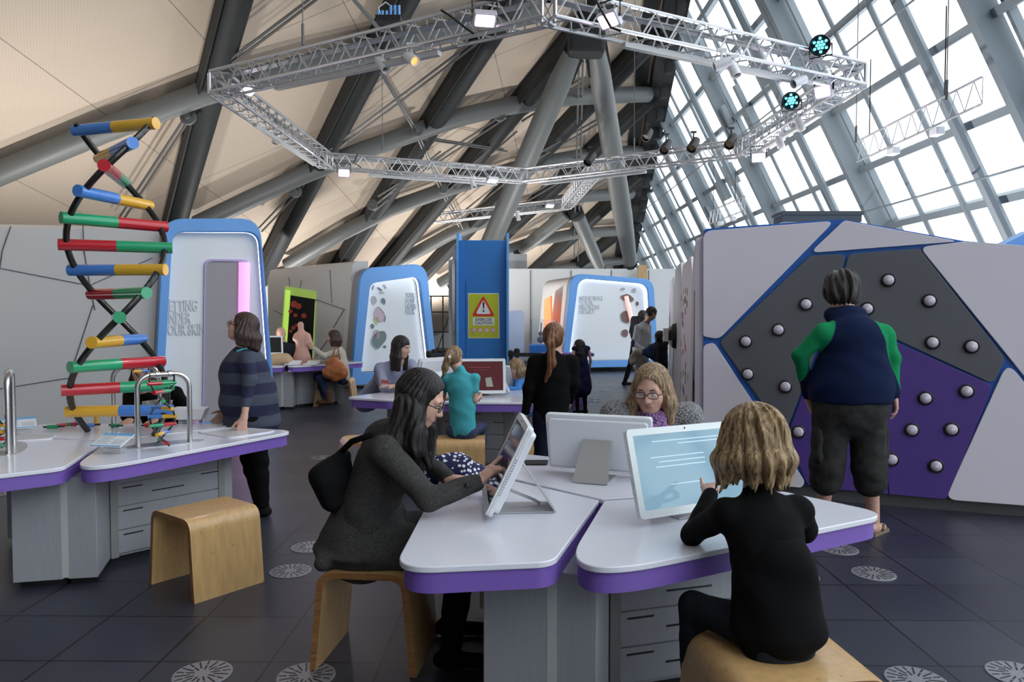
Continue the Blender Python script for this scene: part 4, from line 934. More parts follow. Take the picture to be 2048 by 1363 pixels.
# --- pod 2
p0 = (-3.32, 15.5, 0); dr = (.7, .71)
out = [F_(703, 773), F_(723, 536), F_(853, 526), F_(876, 765)]; out[0] = (out[0][0], .07); out[3] = (out[3][0], .07)
inn = [F_(722, 752), F_(741, 566), F_(840, 552), F_(868, 745)]; inn[0] = (inn[0][0], .32); inn[3] = (inn[3][0]-.1, .32)
t2, fr2, n2, d2 = pod('cutout_booth', 'blue rimmed white booth with blob cut-outs, reading YOUR BODY FIGHTS BACK', p0, dr, out, inn, [.12, .4, .4, .12], [.1, .22, .22, .1], .5, inset=.22)
Fi = lambda px, py: face2(px, py, tuple(V(p0)+V((dr[1], -dr[0], 0)).normalized()*(-.22)), dr)
q = Fi(754, 780)
for i, s_ in enumerate(('YOUR', 'BODY', 'FIGHTS', 'BACK')):
    q = Fi(811, 595+i*11.0); textobj('lettering', s_, .155, LET, t2, fr2(q[0], q[1], -.218), d2, (0, 0, 1), .012, bold=.004, xs=.62)
GL1 = mat('cutout_green', (.45, .60, .10), .4, emit=(.4, .6, .1), es=.25); GL2 = mat('cutout_dark', (.16, .22, .22), .4); GL3 = mat('cutout_pink', (.62, .45, .50), .5); EDG = mat('cutout_edge', (.45, .47, .48), .4)
def blob(fr, Fi, px, py, rx, ry, t, ang=0., inner=None, seed=0, y=-.217):
    random.seed(seed); c = Fi(px, py); sx = abs(Fi(px+1, py)[0]-c[0]); sy = abs(Fi(px, py+1)[1]-c[1]); a1, a2 = random.random()*6, random.random()*6
    def sh(k): return [(c[0]+k*sx*(rx*math.cos(a)*math.cos(ang)-ry*math.sin(a)*math.sin(ang))*(1+.12*math.sin(2*a+a1)), c[1]+k*sy*(rx*math.cos(a)*math.sin(ang)+ry*math.sin(a)*math.cos(ang))*(1+.10*math.sin(3*a+a2))) for a in np.linspace(0, 2*math.pi, 28, endpoint=False)]
    A = sh(1.); B = sh(.9)
    o = obj('cutout', MB().prism(B, y-.0, y+.003, fr), inner, t); obj('cutout_rim', MB().ring(A, B, y, y+.012, fr), EDG, o)
for (x, y, rx, ry, a, m, s_) in [(757, 678, 13, 20, -.45, GL2, 1), (752, 668, 7, 9, .3, GL3, 2), (758, 630, 10, 16, .2, GL3, 3), (752, 640, 4, 8, .2, GL1, 4), (744, 652, 4, 5, 0, GL2, 5), (769, 637, 1.8, 6, -.1, GL2, 6), (747, 600, 5, 9, 0, EDG, 7), (766, 602, 4, 7, .3, GL2, 8),
                                 (745, 575, 1.5, 6, -.3, GL2, 9), (759, 578, 2, 6, .9, GL2, 10), (769, 573, 1.5, 5, .5, EDG, 11), (769, 693, 2.8, 3, 0, GL2, 12), (763, 585, 5, 1.5, 0, EDG, 13)]:
    blob(fr2, Fi, x, y, rx, ry, t2, a, m, s_)
# long body of pod 2 running left, with the green lit screen
L0 = onpl(722, 538, p0, (d2.y, -d2.x, 0)); 
sp0 = V((p0[0], p0[1], 0))-n2*.35; sdir = -n2; 
def wallseg(name, label, pts, hgt, m, th=.12, cat='wall panel', r=.0, kind=None):
    mb = MB(); P = [V((*p, 0)) for p in pts]; Hh = hgt if isinstance(hgt, (list, tuple)) else [hgt]*len(pts); vs = []; fs = []
    n = len(P)
    for i, p in enumerate(P):
        d = (P[min(i+1, n-1)]-P[max(i-1, 0)]).normalized(); nn = V((-d.y, d.x, 0))*th
        vs += [p+V((0, 0, .1)), p+V((0, 0, Hh[i]-.25)), p+nn*.6+V((0, 0, Hh[i]-.05)), p+nn*1.6+V((0, 0, Hh[i])), p+nn*4+V((0, 0, Hh[i]+.02)), p+nn*4+V((0, 0, .1))]
    for i in range(n-1):
        for k in range(6): fs.append((i*6+k, (i+1)*6+k, (i+1)*6+(k+1) % 6, i*6+(k+1) % 6))
    fs += [tuple(range(6)), tuple((n-1)*6+k for k in reversed(range(6)))]
    mb.add(vs, fs); return tag(obj(name, mb, m, smooth='auto'), label, cat, kind=kind)
g1 = V((-3.42, 15.95)); g2 = at(537, 700, 17.8).to_2d()
gw = wallseg('grey_wall', 'long rounded pale grey exhibit wall with the green lit screen', [(g2.x, g2.y), ((g1.x+g2.x)/2, (g1.y+g2.y)/2), (g1.x, g1.y)], [2.62, 2.66, 2.68], PANEL)
gn = V(((g1-g2).y, -(g1-g2).x, 0)).normalized(); gp0 = V((*g2, 0)); gd = V((*(g1-g2), 0)).normalized()
def GF(px, py): q = onpl(px, py, gp0, gn)-gp0; return (q.dot(gd), q.z)
gfr = lambda x, z, y: gp0+gd*x+V((0, 0, z))+gn*y
def seam(parent, fr, FF, pts, w_=.018, y=.004, m=None):
    P = [FF(*p) for p in pts]; mb = MB()
    for a, b in zip(P[:-1], P[1:]): mb.bar(fr(a[0], a[1], y), fr(b[0], b[1], y), w_, w_*.6)
    return obj('panel_seam', mb, m or SEAM, parent)
for P in ([(660, 540), (664, 606)], [(548, 620), (572, 632)], [(616, 593), (708, 625)], [(688, 620), (667, 655)], [(578, 555), (580, 572)], [(603, 560), (600, 575)], [(655, 680), (632, 712)]): seam(gw, gfr, GF, P)
sc_t = thing('lit_screen', 'tall dark screen of red blood cells in a green lit frame', 'display screen', gp0+gd*GF(600, 700)[0])
O = [GF(561, 712), GF(572, 572), GF(633, 582), GF(627, 715)]; I = [GF(575, 712), GF(584, 590), GF(632.3, 598), GF(626.6, 715)]
GRN = mat('green_light', (.45, .75, .12), .4, emit=(.50, .82, .12), es=.75); GRN2 = mat('green_soft', (.35, .5, .12), .4, emit=(.33, .50, .10), es=.5)
obj('frame', MB().ring(O, I, .0, .03, gfr), [GRN2], sc_t, bevel=.01); obj('light_tube', MB().tube([gfr(*GF(571, 708), .03), gfr(*GF(579, 580), .03)], .075, 12), GRN, sc_t, smooth='auto')
obj('screen', MB().prism(I, .0, .04, gfr), mat('screen_black', (.02, .022, .025), .12), sc_t)
RED = mat('cell_red', (.25, .03, .02), .4, emit=(.30, .05, .04), es=.3)
for x, y, r_ in ((591, 608, 7), (600, 612, 6), (584, 622, 4), (594, 630, 4), (611, 631, 5), (590, 655, 4), (585, 662, 3), (596, 650, 3)):
    c = GF(x, y); k = abs(GF(x+1, y)[0]-c[0]); kz = abs(GF(x, y+1)[1]-c[1]); obj('pictured_cell', MB().prism([(c[0]+k*r_*math.cos(a), c[1]+kz*r_*math.sin(a)) for a in np.linspace(0, 2*math.pi, 18, endpoint=False)], .04, .046, gfr), RED, sc_t)
# --- pod 3
p0 = (1.36, 19.8, 0); dr = (.97, .25)
out = [F_(1124, 745), F_(1143, 546), F_(1307, 558), F_(1318, 745)]; out[0] = (out[0][0], .12); out[3] = (out[3][0], .12)
inn = [F_(1137, 729), F_(1158, 556), F_(1296, 568), F_(1304, 729)]; inn[0] = (inn[0][0], .30); inn[3] = (inn[3][0], .30)
t3, fr3, n3, d3 = pod('heart_booth', 'blue rimmed white booth at the back reading MENDING YOUR BROKEN HEART', p0, dr, out, inn, [.1, .35, .35, .1], [.1, .3, .3, .1], 2.6, inset=.2)
Fi = lambda px, py: face2(px, py, tuple(V(p0)+V((dr[1], -dr[0], 0)).normalized()*(-.2)), dr)
for i, s_ in enumerate(('MENDING', 'YOUR', 'BROKEN', 'HEART')):
    q = Fi(1157, 600+i*9.1); textobj('lettering', s_, .165, LET, t3, fr3(q[0], q[1], -.198), d3, (0, 0, 1), .012, bold=.003, xs=.92)
BR = mat('cutout_brown', (.20, .11, .10), .5); ORG = mat('orange_light', (.9, .25, .1), .4, emit=(1., .20, .06), es=.8)
for (x, y, rx, ry, a, m, s_) in [(1245, 578, 4, 3, 0, EDG, 1), (1267, 581, 5, 4.5, .5, EDG, 2), (1254, 596, 13, 8, -.3, BR, 3), (1274, 607, 3, 5, 0, BR, 4), (1250, 634, 10, 13, .1, BR, 5), (1249, 666, 8, 8, 0, BR, 6)]: blob(fr3, Fi, x, y, rx, ry, t3, a, m, s_, y=-.197)
q0, q1 = Fi(1251, 592), Fi(1263, 645); obj('orange_light_tube', MB().tube([fr3(*q0, -.16), fr3(*q1, -.16)], .06, 10), mat('salmon_tube', (.9, .6, .55), .4, emit=(.95, .6, .55), es=.8), t3, smooth='auto')
# orange window on its left side
sN = -d3; sfr = lambda y, z, o: V(p0)+V((0, 0, z))-n3*y+sN*(-out[0][0]*1.0+.02+o)
c_, s0_, s1_ = None, .7, 1.5
obj('orange_window', MB().add([V(p0)+d3*(out[0][0]-.03)+(-n3)*a+V((0, 0, z)) for a, z in ((.7, .75), (1.5, .75), (1.4, 1.95), (.8, 2.05))]+[V(p0)+d3*(out[0][0]-.07)+(-n3)*a+V((0, 0, z)) for a, z in ((.7, .75), (1.5, .75), (1.4, 1.95), (.8, 2.05))],
    [(0, 1, 2, 3), (4, 5, 6, 7), (0, 1, 5, 4), (1, 2, 6, 5), (2, 3, 7, 6), (3, 0, 4, 7)]), ORG, t3)
# --- left grey wall
lw0, lw1 = V((-9.2, 8.2)), V((-4.35, 9.75))
lw = wallseg('grey_wall', 'long rounded pale grey exhibit wall on the left behind the helix', [tuple(lw0), tuple((lw0+lw1)/2), tuple(lw1)], [2.62, 2.66, 2.70], PANEL)
ln_ = V(((lw1-lw0).y, -(lw1-lw0).x, 0)).normalized(); lp0 = V((*lw0, 0)); ld = V((*(lw1-lw0), 0)).normalized()
LF = lambda px, py: ((lambda q: (q.dot(ld), q.z))(onpl(px, py, lp0, ln_)-lp0)); lfr = lambda x, z, y: lp0+ld*x+V((0, 0, z))+ln_*y
for P in ([(-20, 531), (0, 536), (155, 566), (178, 570)], [(166, 448), (168, 500), (180, 570), (190, 620)], [(180, 570), (306, 515)], [(186, 610), (139, 755)], [(139, 755), (-20, 780)], [(139, 755), (158, 850)], [(22, 452), (5, 500), (0, 535)]): seam(lw, lfr, LF, P, .013)
# --- back wall and pier
bw = MB().box((2.9, 24.3, 1.52), (6.4, .2, 2.96)); BWl = tag(obj('white_wall', bw, mat('back_white', (.74, .76, .78), .6)), 'plain white wall at the far end beyond the booths', 'wall')
for x in (.6, 1.9, 3.2, 4.4): obj('panel_joint', MB().box((x, 24.19, 1.5), (.02, .02, 2.9)), SEAM, BWl)
tag(obj('pier', MB().box((.18, 24.8, 1.75), (.62, .5, 3.5)), mat('pier_grey', (.35, .37, .39), .6)), 'square grey pier rising between the blue tower and the white wall', 'pier')
tag(obj('wooden_panel', MB().prism([(3.95, 0), (4.35, 0), (4.28, 3.1), (4.02, 3.1)], 0, .1, lambda x, z, y: V((x, 23.9+y, z))), WOOD), 'narrow upright wooden panel above the heart booth', 'panel')
lb = at(600, 530, 20); tag(obj('white_rear_wall', MB().box((-6.2, 20.6, 1.4), (3.6, .3, 2.75)), mat('back_white', (.74, .76, .78), .6)), 'white wall top edge showing above the grey wall on the left', 'wall')
# ================================================================= blue tower
tw = thing('blue_tower', 'tall blue exhibit tower carrying the yellow caution sign', 'exhibit tower', (-.54, 13.2, 0))
x0, x1 = at(918, 600, 13).x, at(1013, 600, 13).x; zt_ = at(960, 480, 13).z
obj('front', MB().box(((x0+x1)/2, 13.35, (zt_+.62)/2), (x1-x0, .7, zt_-.62)), BLUED, tw, bevel=.01)
obj('base', MB().box(((x0+x1)/2, 13.4, .31), (x1-x0-.06, .7, .6)), mat('tower_base_blue', (.012, .07, .28), .5), tw)
obj('panel_door', MB().box(((x0+x1)/2+.01, 12.992, 1.42), (x1-x0-.22, .012, 1.42)), BLUED, tw, bevel=.004)
for x, mir in ((x0-.02, -1), (x1+.02, 1)):
    prof = [(12.85, .62), (12.85, zt_-.35), (12.95, zt_-.02), (13.05, zt_+.13), (13.75, zt_+.16), (13.8, .62)]
    obj('side_fin', MB().prism([(a, b) for a, b in prof], x-.02, x+.02, lambda y, z, x_: V((x_, y, z))), mat('fin_blue_light', (.13, .36, .75), .4), tw)
# striped side relief (wavy grey laminations) left of tower
mb = MB()
for k in range(7):
    y0 = 12.95+k*.16; xx = x0-.06-.012*k; pts = [(y0, .65)]+[(y0+.10*math.sin(z*2.3+k*.4), z) for z in np.linspace(.9, 2.4, 12)]+[(y0+.35, 2.75)]+[(y0+.12, 2.75-.0)]+[(y0+.06+.10*math.sin(z*2.3+k*.4), z) for z in np.linspace(2.4, .9, 12)]+[(y0+.06, .65)]
    mb.add([V((xx-.05, a, b)) for a, b in pts]+[V((xx, a, b)) for a, b in pts], [(i, (i+1) % len(pts), len(pts)+(i+1) % len(pts), len(pts)+i) for i in range(len(pts))])
mb.box((x0-.12, 13.5, 1.55), (.12, 1.0, 1.9))
obj('layered_side', mb, PANEL, tw)
sg = thing('caution_sign', 'yellow EXERCISE CAUTION sign with red triangle on the blue tower', 'sign', (-.5, 12.98, .9)); SY = 12.984
sfr_ = lambda px, py, o=0.: (lambda q: V((q.x, SY-o, q.z)))(at(px, py, SY))
def quad(a, b, c, d, o, th, m, name, parent): 
    P = [sfr_(*p, o) for p in (a, b, c, d)]; Q = [p-V((0, th, 0)) for p in P]
    return obj(name, MB().add(P+Q, [(0, 1, 2, 3), (4, 5, 6, 7), (0, 1, 5, 4), (1, 2, 6, 5), (2, 3, 7, 6), (3, 0, 4, 7)]), m, parent)
YEL = mat('sign_yellow', (.56, .62, .035), .4); SW = mat('sign_white', (.85, .87, .88), .4); SR = mat('sign_red', (.72, .05, .03), .4); SK_ = mat('sign_black', (.015, .015, .02), .5)
quad((936, 586), (998, 586), (999, 676), (936, 676), 0, .006, SW, 'white_edge', sg); quad((937.5, 587.5), (996.5, 587.5), (997.5, 674.5), (937.5, 674.5), .007, .003, YEL, 'board', sg)
def tri(cx, top, bot, hw, o, m, name):
    P = [(cx, top), (cx-hw, bot), (cx+hw, bot)]; W_ = [sfr_(*p, 0) for p in P]; c = [(w_.x, w_.z) for w_ in W_]; obj(name, MB().prism(rpoly(c, .03, 4), o, o+.003, lambda x, z, y: V((x, SY-y, z))), m, sg)
tri(966.7, 590, 632, 23.5, .011, SR, 'triangle_border'); tri(966.9, 598.5, 627.5, 15.5, .0145, SW, 'triangle')
quad((965.2, 604), (969.2, 604), (968.2, 617.5), (966.2, 617.5), .018, .002, SK_, 'exclamation_bar', sg); quad((965.6, 619.8), (968.8, 619.8), (968.8, 623.5), (965.6, 623.5), .018, .002, SK_, 'exclamation_dot', sg)
quad((946, 634.5), (988.5, 634.5), (988.5, 650), (946, 650), .011, .003, SW, 'text_plate', sg)
for s_, y in (('EXERCISE', 641.3), ('CAUTION', 648.2)):
    c = sfr_(967.3, y, .0145); textobj('lettering', s_, .068, SK_, sg, c, (1, 0, 0), (0, 0, 1), .001, 'CENTER', bold=.0015)
for x in (947, 960.3, 973.6, 987.2):
    c = sfr_(x, 659.8, .011); mb = MB().lathe([(0, 0), (.046, 0), (.046, .002), (0, .002)], c, (0, -1, 0), 20)
    s = obj('prohibition_badge', mb, SR, sg); obj('badge_face', MB().lathe([(0, 0), (.037, 0), (.037, .001), (0, .001)], c-V((0, .002, 0)), (0, -1, 0), 20), SW, s)
    obj('badge_figure', MB().ball(c-V((0, .004, -.012)), .009, 8, sx=(1, .3, 1)).bar(c-V((-.012, .004, .022)), c-V((.004, .004, -.01)), .012, .002).bar(c-V((.012, .004, .02)), c-V((.0, .004, -.005)), .008, .002), SK_, s)
    obj('badge_slash', MB().bar(c-V((.026, .006, -.026)), c-V((-.026, .006, .026)), .008, .002), SR, s)
    textobj('small_caption', 'no', .03, SK_, sg, sfr_(x, 671, .0105), (1, 0, 0), (0, 0, 1), .0006, 'CENTER') if False else obj('caption_line', MB().box(sfr_(x, 669, .012), (.07, .002, .006)), mat('caption_green', (.25, .28, .03), .5), sg)
obj('keyhole', MB().lathe([(0, 0), (.018, 0), (.018, .006), (0, .006)], at(938, 696, 12.985), (0, -1, 0), 12), STEEL, tw)
# rounded white panel, display case with blue base
tag(obj('rounded_panel', MB().prism(rpoly([(at(1017, 700, 14).x, 0.3), (at(1048, 700, 14).x, .3), (at(1048, 700, 14).x, at(1030, 621, 14).z), (at(1017, 700, 14).x, at(1030, 621, 14).z)], .06), 14., 14.1, lambda x, z, y: V((x, y, z))), WHITE), 'plain rounded white panel just right of the blue tower', 'panel')
dc = thing('display_case', 'clear display case on a blue base beyond the blond child', 'display case', (.55, 13.6, 0))
obj('base', MB().box((.57, 13.6, .92), (.50, .5, .18)), BLUED, dc, bevel=.02); obj('pedestal', MB().box((.57, 13.6, .42), (.44, .44, .82)), mat('tower_base_blue', (), .5), dc)
obj('glass_box', MB().box((.57, 13.6, 1.235), (.44, .44, .45)), mat('case_glass', (.8, .88, .9), .05, alpha=.18), dc)
for sx in (-1, 1): obj('edge_post', MB().box((.57+sx*.22, 13.38, 1.235), (.015, .015, .45)), STEEL, dc)
obj('specimen', MB().ball((.52, 13.6, 1.09), .07, 10).ball((.52, 13.6, 1.2), .045, 10).tube([(.52, 13.6, 1.09), (.53, 13.6, 1.4)], .012, 6), BLACK, dc, smooth=True)
dk = tag(obj('counter', MB().box((.95, 13.0, .86), (.9, .45, .05)).box((.95, 13.05, .42), (.7, .3, .84)), [BAND]), 'purple edged counter behind the girl with the long ponytail', 'counter')
# belt barriers
def post(p, label):
    t = thing('barrier_post', label, 'barrier post', p, 0, 'black queue barrier posts'); p = V(p)
    obj('pole', MB().tube([p+V((0, 0, .02)), p+V((0, 0, .95))], .032, 12), BLACK, t, smooth='auto'); obj('cap', MB().lathe([(.045, .9), (.05, .92), (.05, .98), (.03, 1.0), (0, 1.0)], p, n=14), BLACK, t); obj('foot', MB().lathe([(0, 0), (.17, 0), (.17, .02), (.03, .04)], p, n=20), BLACK, t); return p
pp = [post((at(x, 700, Y).x, Y, 0), l) for x, Y, l in ((858, 11.4, 'black belt barrier post left of the blue tower, leftmost'), (868, 11.9, 'black belt barrier post beside the leftmost one'), (1022, 11.6, 'black belt barrier post right of the blue tower'), (1034, 12.2, 'black belt barrier post behind the blond child'))]
for i, (a, b) in enumerate(((pp[0], V((-.9, 12.6, 0))), (pp[2], V((.75, 12.0, 0))))):
    tag(obj('barrier_belt', MB().bar(a+V((0, 0, .93)), b+V((0, 0, .90)), .004, .06, up=(0, 0, 1)), BLACK), ['black belt stretched towards the left of the blue tower', 'black belt stretched right from the blue tower'][i], 'belt')
# low scaffold glimpsed beside tower
mb = MB(); X0 = at(878, 640, 19).x
for z in (.6, 1.1, 1.6, 2.0): mb.tube([(X0-.25, 19, z), (X0+.45, 19, z)], .018, 6)
for x in (-.2, .1, .4): mb.tube([(X0+x, 19, 0), (X0+x, 19, 2.0)], .02, 6)
mb.tube([(X0-.2, 19, .2), (X0+.4, 19, 1.9)], .015, 6); tag(obj('railing', mb, RIBM), 'thin dark railing seen between the cut-out booth and the blue tower', 'railing')
# ================================================================= right hand wall of buttons
wp0 = V((3.16, 6.03, 0)); wd = V((1, -.38, 0)).normalized(); wn = V((wd.y, -wd.x, 0))
WF = lambda px, py: ((lambda q: (q.dot(wd), q.z))(onpl(px, py, wp0, wn)-wp0)); wfr = lambda x, z, y: wp0+wd*x+V((0, 0, z))+wn*y
bt = thing('button_wall', 'big wall of white, grey and purple polygon panels with round buttons', 'exhibit wall', wp0)
back = [WF(1407, 985), WF(1407, 462), WF(1412, 457), WF(1680, 438), WF(1690, 439), WF(1925, 481), WF(2060, 492), WF(2200, 500), (WF(2200, 500)[0], .12)]; back[0] = (back[0][0], .12)
obj('backing', MB().prism(back, -.5, 0, wfr), mat('backing_blue', (.03, .14, .50), .45), bt)
obj('skirting', MB().prism([(back[0][0]+.03, 0), (back[-1][0], 0), (back[-1][0], .125), (back[0][0]+.03, .125)], -.4, -.015, wfr), mat('skirting_grey', (.085, .085, .09), .4), bt)
PW = mat('wall_white', (.84, .79, .88), .45); PG = mat('wall_grey', (.13, .135, .15), .4); PP = mat('wall_purple', (.10, .05, .28), .42)
obj('end_cladding', MB().prism([(WF(1387, 985)[0], .1), (back[0][0]-.005, .1), (back[0][0]-.005, back[1][1]-.03), (WF(1389, 470)[0], back[1][1]-.06)], -.55, -.03, wfr), PW, bt, bevel=.02)
pan = [([(1407, 462), (1669, 442), (1438, 678), (1407, 672)], [.08, .03, .10, .03], PW), ([(1688, 441), (1918, 483), (1619, 506)], [.05, .01, .03], PW), ([(1838, 494), (1930, 483), (2200, 502), (2200, 940)], [.04, .02, .0, 0], PW),
       ([(1621, 511), (1692, 508), (1662, 620), (1570, 869), (1439, 684)], [.05, .05, .01, .03, .05], PG), ([(1697, 508), (1838, 497), (2009, 716), (1985, 767), (1670, 622)], [.05, .03, .07, .05, .01], PG),
       ([(1667, 628), (1984, 770), (1892, 997), (1617, 972), (1573, 872)], [.01, .06, .05, .07, .03], PP), ([(1407, 690), (1428, 684), (1610, 962), (1603, 974), (1407, 953)], [.05, .05, .05, .04, .0], PW), ([(2014, 722), (2200, 960), (2200, 1040), (1889, 997)], [.06, 0, 0, .06], PW)]
for P, r_, m in pan:
    Q = [WF(*p) for p in P]
    if m is PW and P[0][0] > 2000: Q[1] = (Q[2][0], Q[1][1]); Q[2] = (Q[2][0], Q[3][1]-.0)
    obj('panel', MB().prism(rpoly(Q, r_, 6), .002, .022, wfr), m, bt, bevel=.003)
BTN = mat('button_dome', (.62, .56, .66), .12, coat=.6, spec=.7); 
for px, py in ((1776, 560), (1858, 601), (1612, 608), (1734, 617), (1557, 659), (1492, 682), (1864, 684), (1942, 692), (1496, 747), (1571, 772), (1932, 781), (1850, 795), (1555, 835), (1597, 862), (1823, 858), (1902, 857), (1783, 917), (1871, 930)):
    q = WF(px, py); c = wfr(q[0], q[1], .022)
    b = obj('button_ring', MB().lathe([(0, 0), (.056, 0), (.056, .012), (.05, .018), (.043, .012), (0, .012)], c, wn, 24), BLACK, bt, smooth='auto')
    obj('button_dome', MB().lathe([(.043, .010), (.041, .018), (.034, .026), (.02, .032), (.0, .034)], c, wn, 24), BTN, b, smooth=True)
    b['label'] = 'round white push button with black ring'
tag(obj('dark_box', MB().box(at(1634, 436, 8.4), (.86, .3, .12)).box(at(1634, 430, 8.4), (.9, .32, .03)), mat('vent_box', (.05, .065, .08), .5)), 'dark blue grey box on top behind the button wall', 'box')
q = at(2030, 480, 6.6); tag(obj('blue_wall_end', MB().prism([(3.9, 2.0), (4.45, 2.28), (6.0, 2.28), (6.0, 0), (3.9, 0)], 6.45, 6.6, lambda x, z, y: V((x, y, z))), BLUE), 'blue topped panel behind the right end of the button wall', 'panel')
tag(obj('white_panel', MB().prism(rpoly([(4.15, 2.02), (4.5, 2.21), (6.0, 2.21), (6.0, .1), (4.15, .1)], .05), 6.41, 6.445, lambda x, z, y: V((x, y, z))), PW), 'white panel in front of the blue one behind the right wall end', 'panel')
# receding wall with dots
rw = thing('spotted_wall', 'receding pale wall with coloured dots between the button wall and the far booth', 'exhibit wall', (2.4, 11, 0))
ra, rb = V((1.74, 6.95)), V((3.05, 14.6)); rdir = (rb-ra).normalized(); rn = V((-rdir.y, rdir.x)); L_ = (rb-ra).length
rfr = lambda x, z, y: V((ra.x+rdir.x*x+rn.x*y, ra.y+rdir.y*x+rn.y*y, z))
for i, (s0, s1, h_) in enumerate(((.0, .14, 2.28), (.15, .42, 2.20), (.43, .70, 2.28), (.71, 1., 2.18))):
    Q = rpoly([(s0*L_, .1), (s1*L_, .1), (s1*L_-.05, h_-.2), (s1*L_-.35, h_), (s0*L_+.25, h_), (s0*L_+.02, h_-.15)], [.01, .01, .1, .15, .15, .1], 4)
    obj('panel', MB().prism(Q, -.25, 0, rfr), PANEL if i != 1 else PW, rw, bevel=.01)
obj('blue_edge', MB().prism([(.15*L_, 2.0), (.42*L_, 2.0), (.40*L_, 2.27), (.17*L_, 2.27)], -.32, -.26, rfr), BLUE, rw)
obj('skirting', MB().prism([(0, 0), (L_, 0), (L_, .1), (0, .1)], -.2, -.02, rfr), BLACK, rw)
DOT = [mat('dot_%d' % i, c, .5) for i, c in enumerate(((.6, .05, .05), (.7, .5, .05), (.35, .1, .4), (.1, .4, .15), (.7, .3, .2), (.08, .1, .4)))]
random.seed(2)
for i in range(34):
    x = L_*(.16+.26*random.random()); z = .35+1.5*random.random(); obj('dot', MB().lathe([(0, 0), (.045, 0), (.045, .004), (0, .004)], rfr(x, z, .001), (rn.x, rn.y, 0), 14), DOT[i % 6], rw)
obj('slot', MB().box(rfr(.06*L_, 1.35, .003), (.02, .35, .9), rz(math.atan2(rdir.y, rdir.x)-math.pi/2)).box(rfr(.085*L_, .85, .003), (.02, .12, .35), rz(math.atan2(rdir.y, rdir.x)-math.pi/2)), BLACK, rw)
sph = rfr(.60*L_, 1.35, .12); ds_ = thing('wall_device', 'black domed device with a white gauge on the receding wall', 'device', sph)
obj('dome', MB().lathe([(.0, 0), (.20, 0), (.18, .06), (.1, .11), (0, .13)], rfr(.60*L_, 1.22, .0), (rn.x, rn.y, 0), 24), BLACK, ds_, smooth='auto'); obj('gauge', MB().box(rfr(.59*L_, 1.24, .16), (.07, .07, .2)), WHITE, ds_)
# ================================================================= lighting truss
def truss_path(P, label, w_=.22, lod=0, zr=0., name='lighting_truss', r=.018):
    """P: list of corner points, one aluminium box truss per straight run"""
def truss(a, b, label, w_=.23, r=.019, step=.30, inner=True):
    a, b = V(a), V(b); L = (b-a).length; d = (b-a)/L; s = V((0, 0, 1)).cross(d).normalized(); u = d.cross(s)
    t = thing('lighting_truss', label, 'truss', (a+b)/2, 0, 'aluminium truss sections'); cs = [(-1, -1), (1, -1), (1, 1), (-1, 1)]
    cr = [[p+(s*i+u*j)*w_/2 for p in (a, b)] for i, j in cs]
    for c in cr: obj('chord', MB().tube(c, r, 8), ALU, t, smooth='auto')
    mb = MB(); n = max(2, int(L/step))
    for fi in range(4):
        c0, c1 = cr[fi], cr[(fi+1) % 4]
        for k in range(n):
            p = c0[0].lerp(c0[1], k/n); q = c1[0].lerp(c1[1], (k+.5)/n); p2 = c0[0].lerp(c0[1], (k+1)/n); mb.tube([p, q], r*.45, 5, caps=False); mb.tube([q, p2], r*.45, 5, caps=False)
    obj('bracing', mb, ALU, t)
    for p in (a, b):
        mb = MB()
        for k in range(4): mb.tube([[c for c in (p+(s*cs[k][0]+u*cs[k][1])*w_/2,)][0], p+(s*cs[(k+1) % 4][0]+u*cs[(k+1) % 4][1])*w_/2], r*.8, 6)
        obj('end_frame', mb, ALU, t)
    if inner:
        mb = MB(); tray_ = MB().bar(a+u*w_*.28, b+u*w_*.28, .10, .012, up=u); obj('cable_tray', tray_, mat('perforated_tray', (.35, .36, .38), .4, .5), t)
    return t
zr = 4.2
def zp(px, py, z=zr): return gz(px, py, z)
Nn = [zp(437, 168), zp(652, 322), zp(1048, 352), zp(1488, 296), zp(1712, 152), zp(1097, 14)]
lab = ['aluminium lighting truss section along the left side of the ring', 'aluminium lighting truss section at the lower left of the ring', 'aluminium lighting truss section at the far side of the ring', 'aluminium lighting truss section at the far right of the ring, before the glazing', 'aluminium lighting truss section nearest on the right, crossing the glazing', 'aluminium lighting truss section nearest on the left, under the roof']
for i in range(6): truss(Nn[i], Nn[(i+1) % 6], lab[i])
for i, (a, b, l) in enumerate([(zp(862, 437), zp(1132, 408), 'far aluminium truss section below the ring, running left'), (zp(1132, 408), zp(1187, 342), 'short far aluminium truss link joining the ring to the left running section')]): truss(a, b, l, step=.35)
def ladder(a, b, label):
    a, b = V(a), V(b); t = thing('ladder_truss', label, 'truss', (a+b)/2, 0, 'thin hanging ladder trusses'); U = V((0, 0, .28))
    obj('chord', MB().tube([a, b], .014, 8), ALU, t); obj('chord', MB().tube([a+U, b+U], .014, 8), ALU, t); mb = MB(); n = 9
    for k in range(n+1): p = a.lerp(b, k/n); q = a.lerp(b, min(1, (k+.5)/n)); mb.tube([p, q+U], .006, 5); mb.tube([q+U, a.lerp(b, min(1, (k+1)/n))], .006, 5)
    obj('bracing', mb, ALU, t)
    for k in (.12, .75):
        p = a.lerp(b, k)+U; obj('hanging_strap', MB().bar(p, p+V((.0, 0, 1.0)), .02, .006), RIBM, t)
    for k in (.35, .7): p = a.lerp(b, k); obj('lamp_head', MB().box(p-V((0, 0, .08)), (.1, .16, .09)), WHITE, t, bevel=.01)
ladder((4.75, 10.4, 3.65), (4.9, 7.9, 3.75), 'thin ladder truss hanging before the glazing, nearest on the right'); ladder((4.5, 17.2, 3.6), (4.6, 14.9, 3.6), 'thin ladder truss hanging before the glazing, farther back')
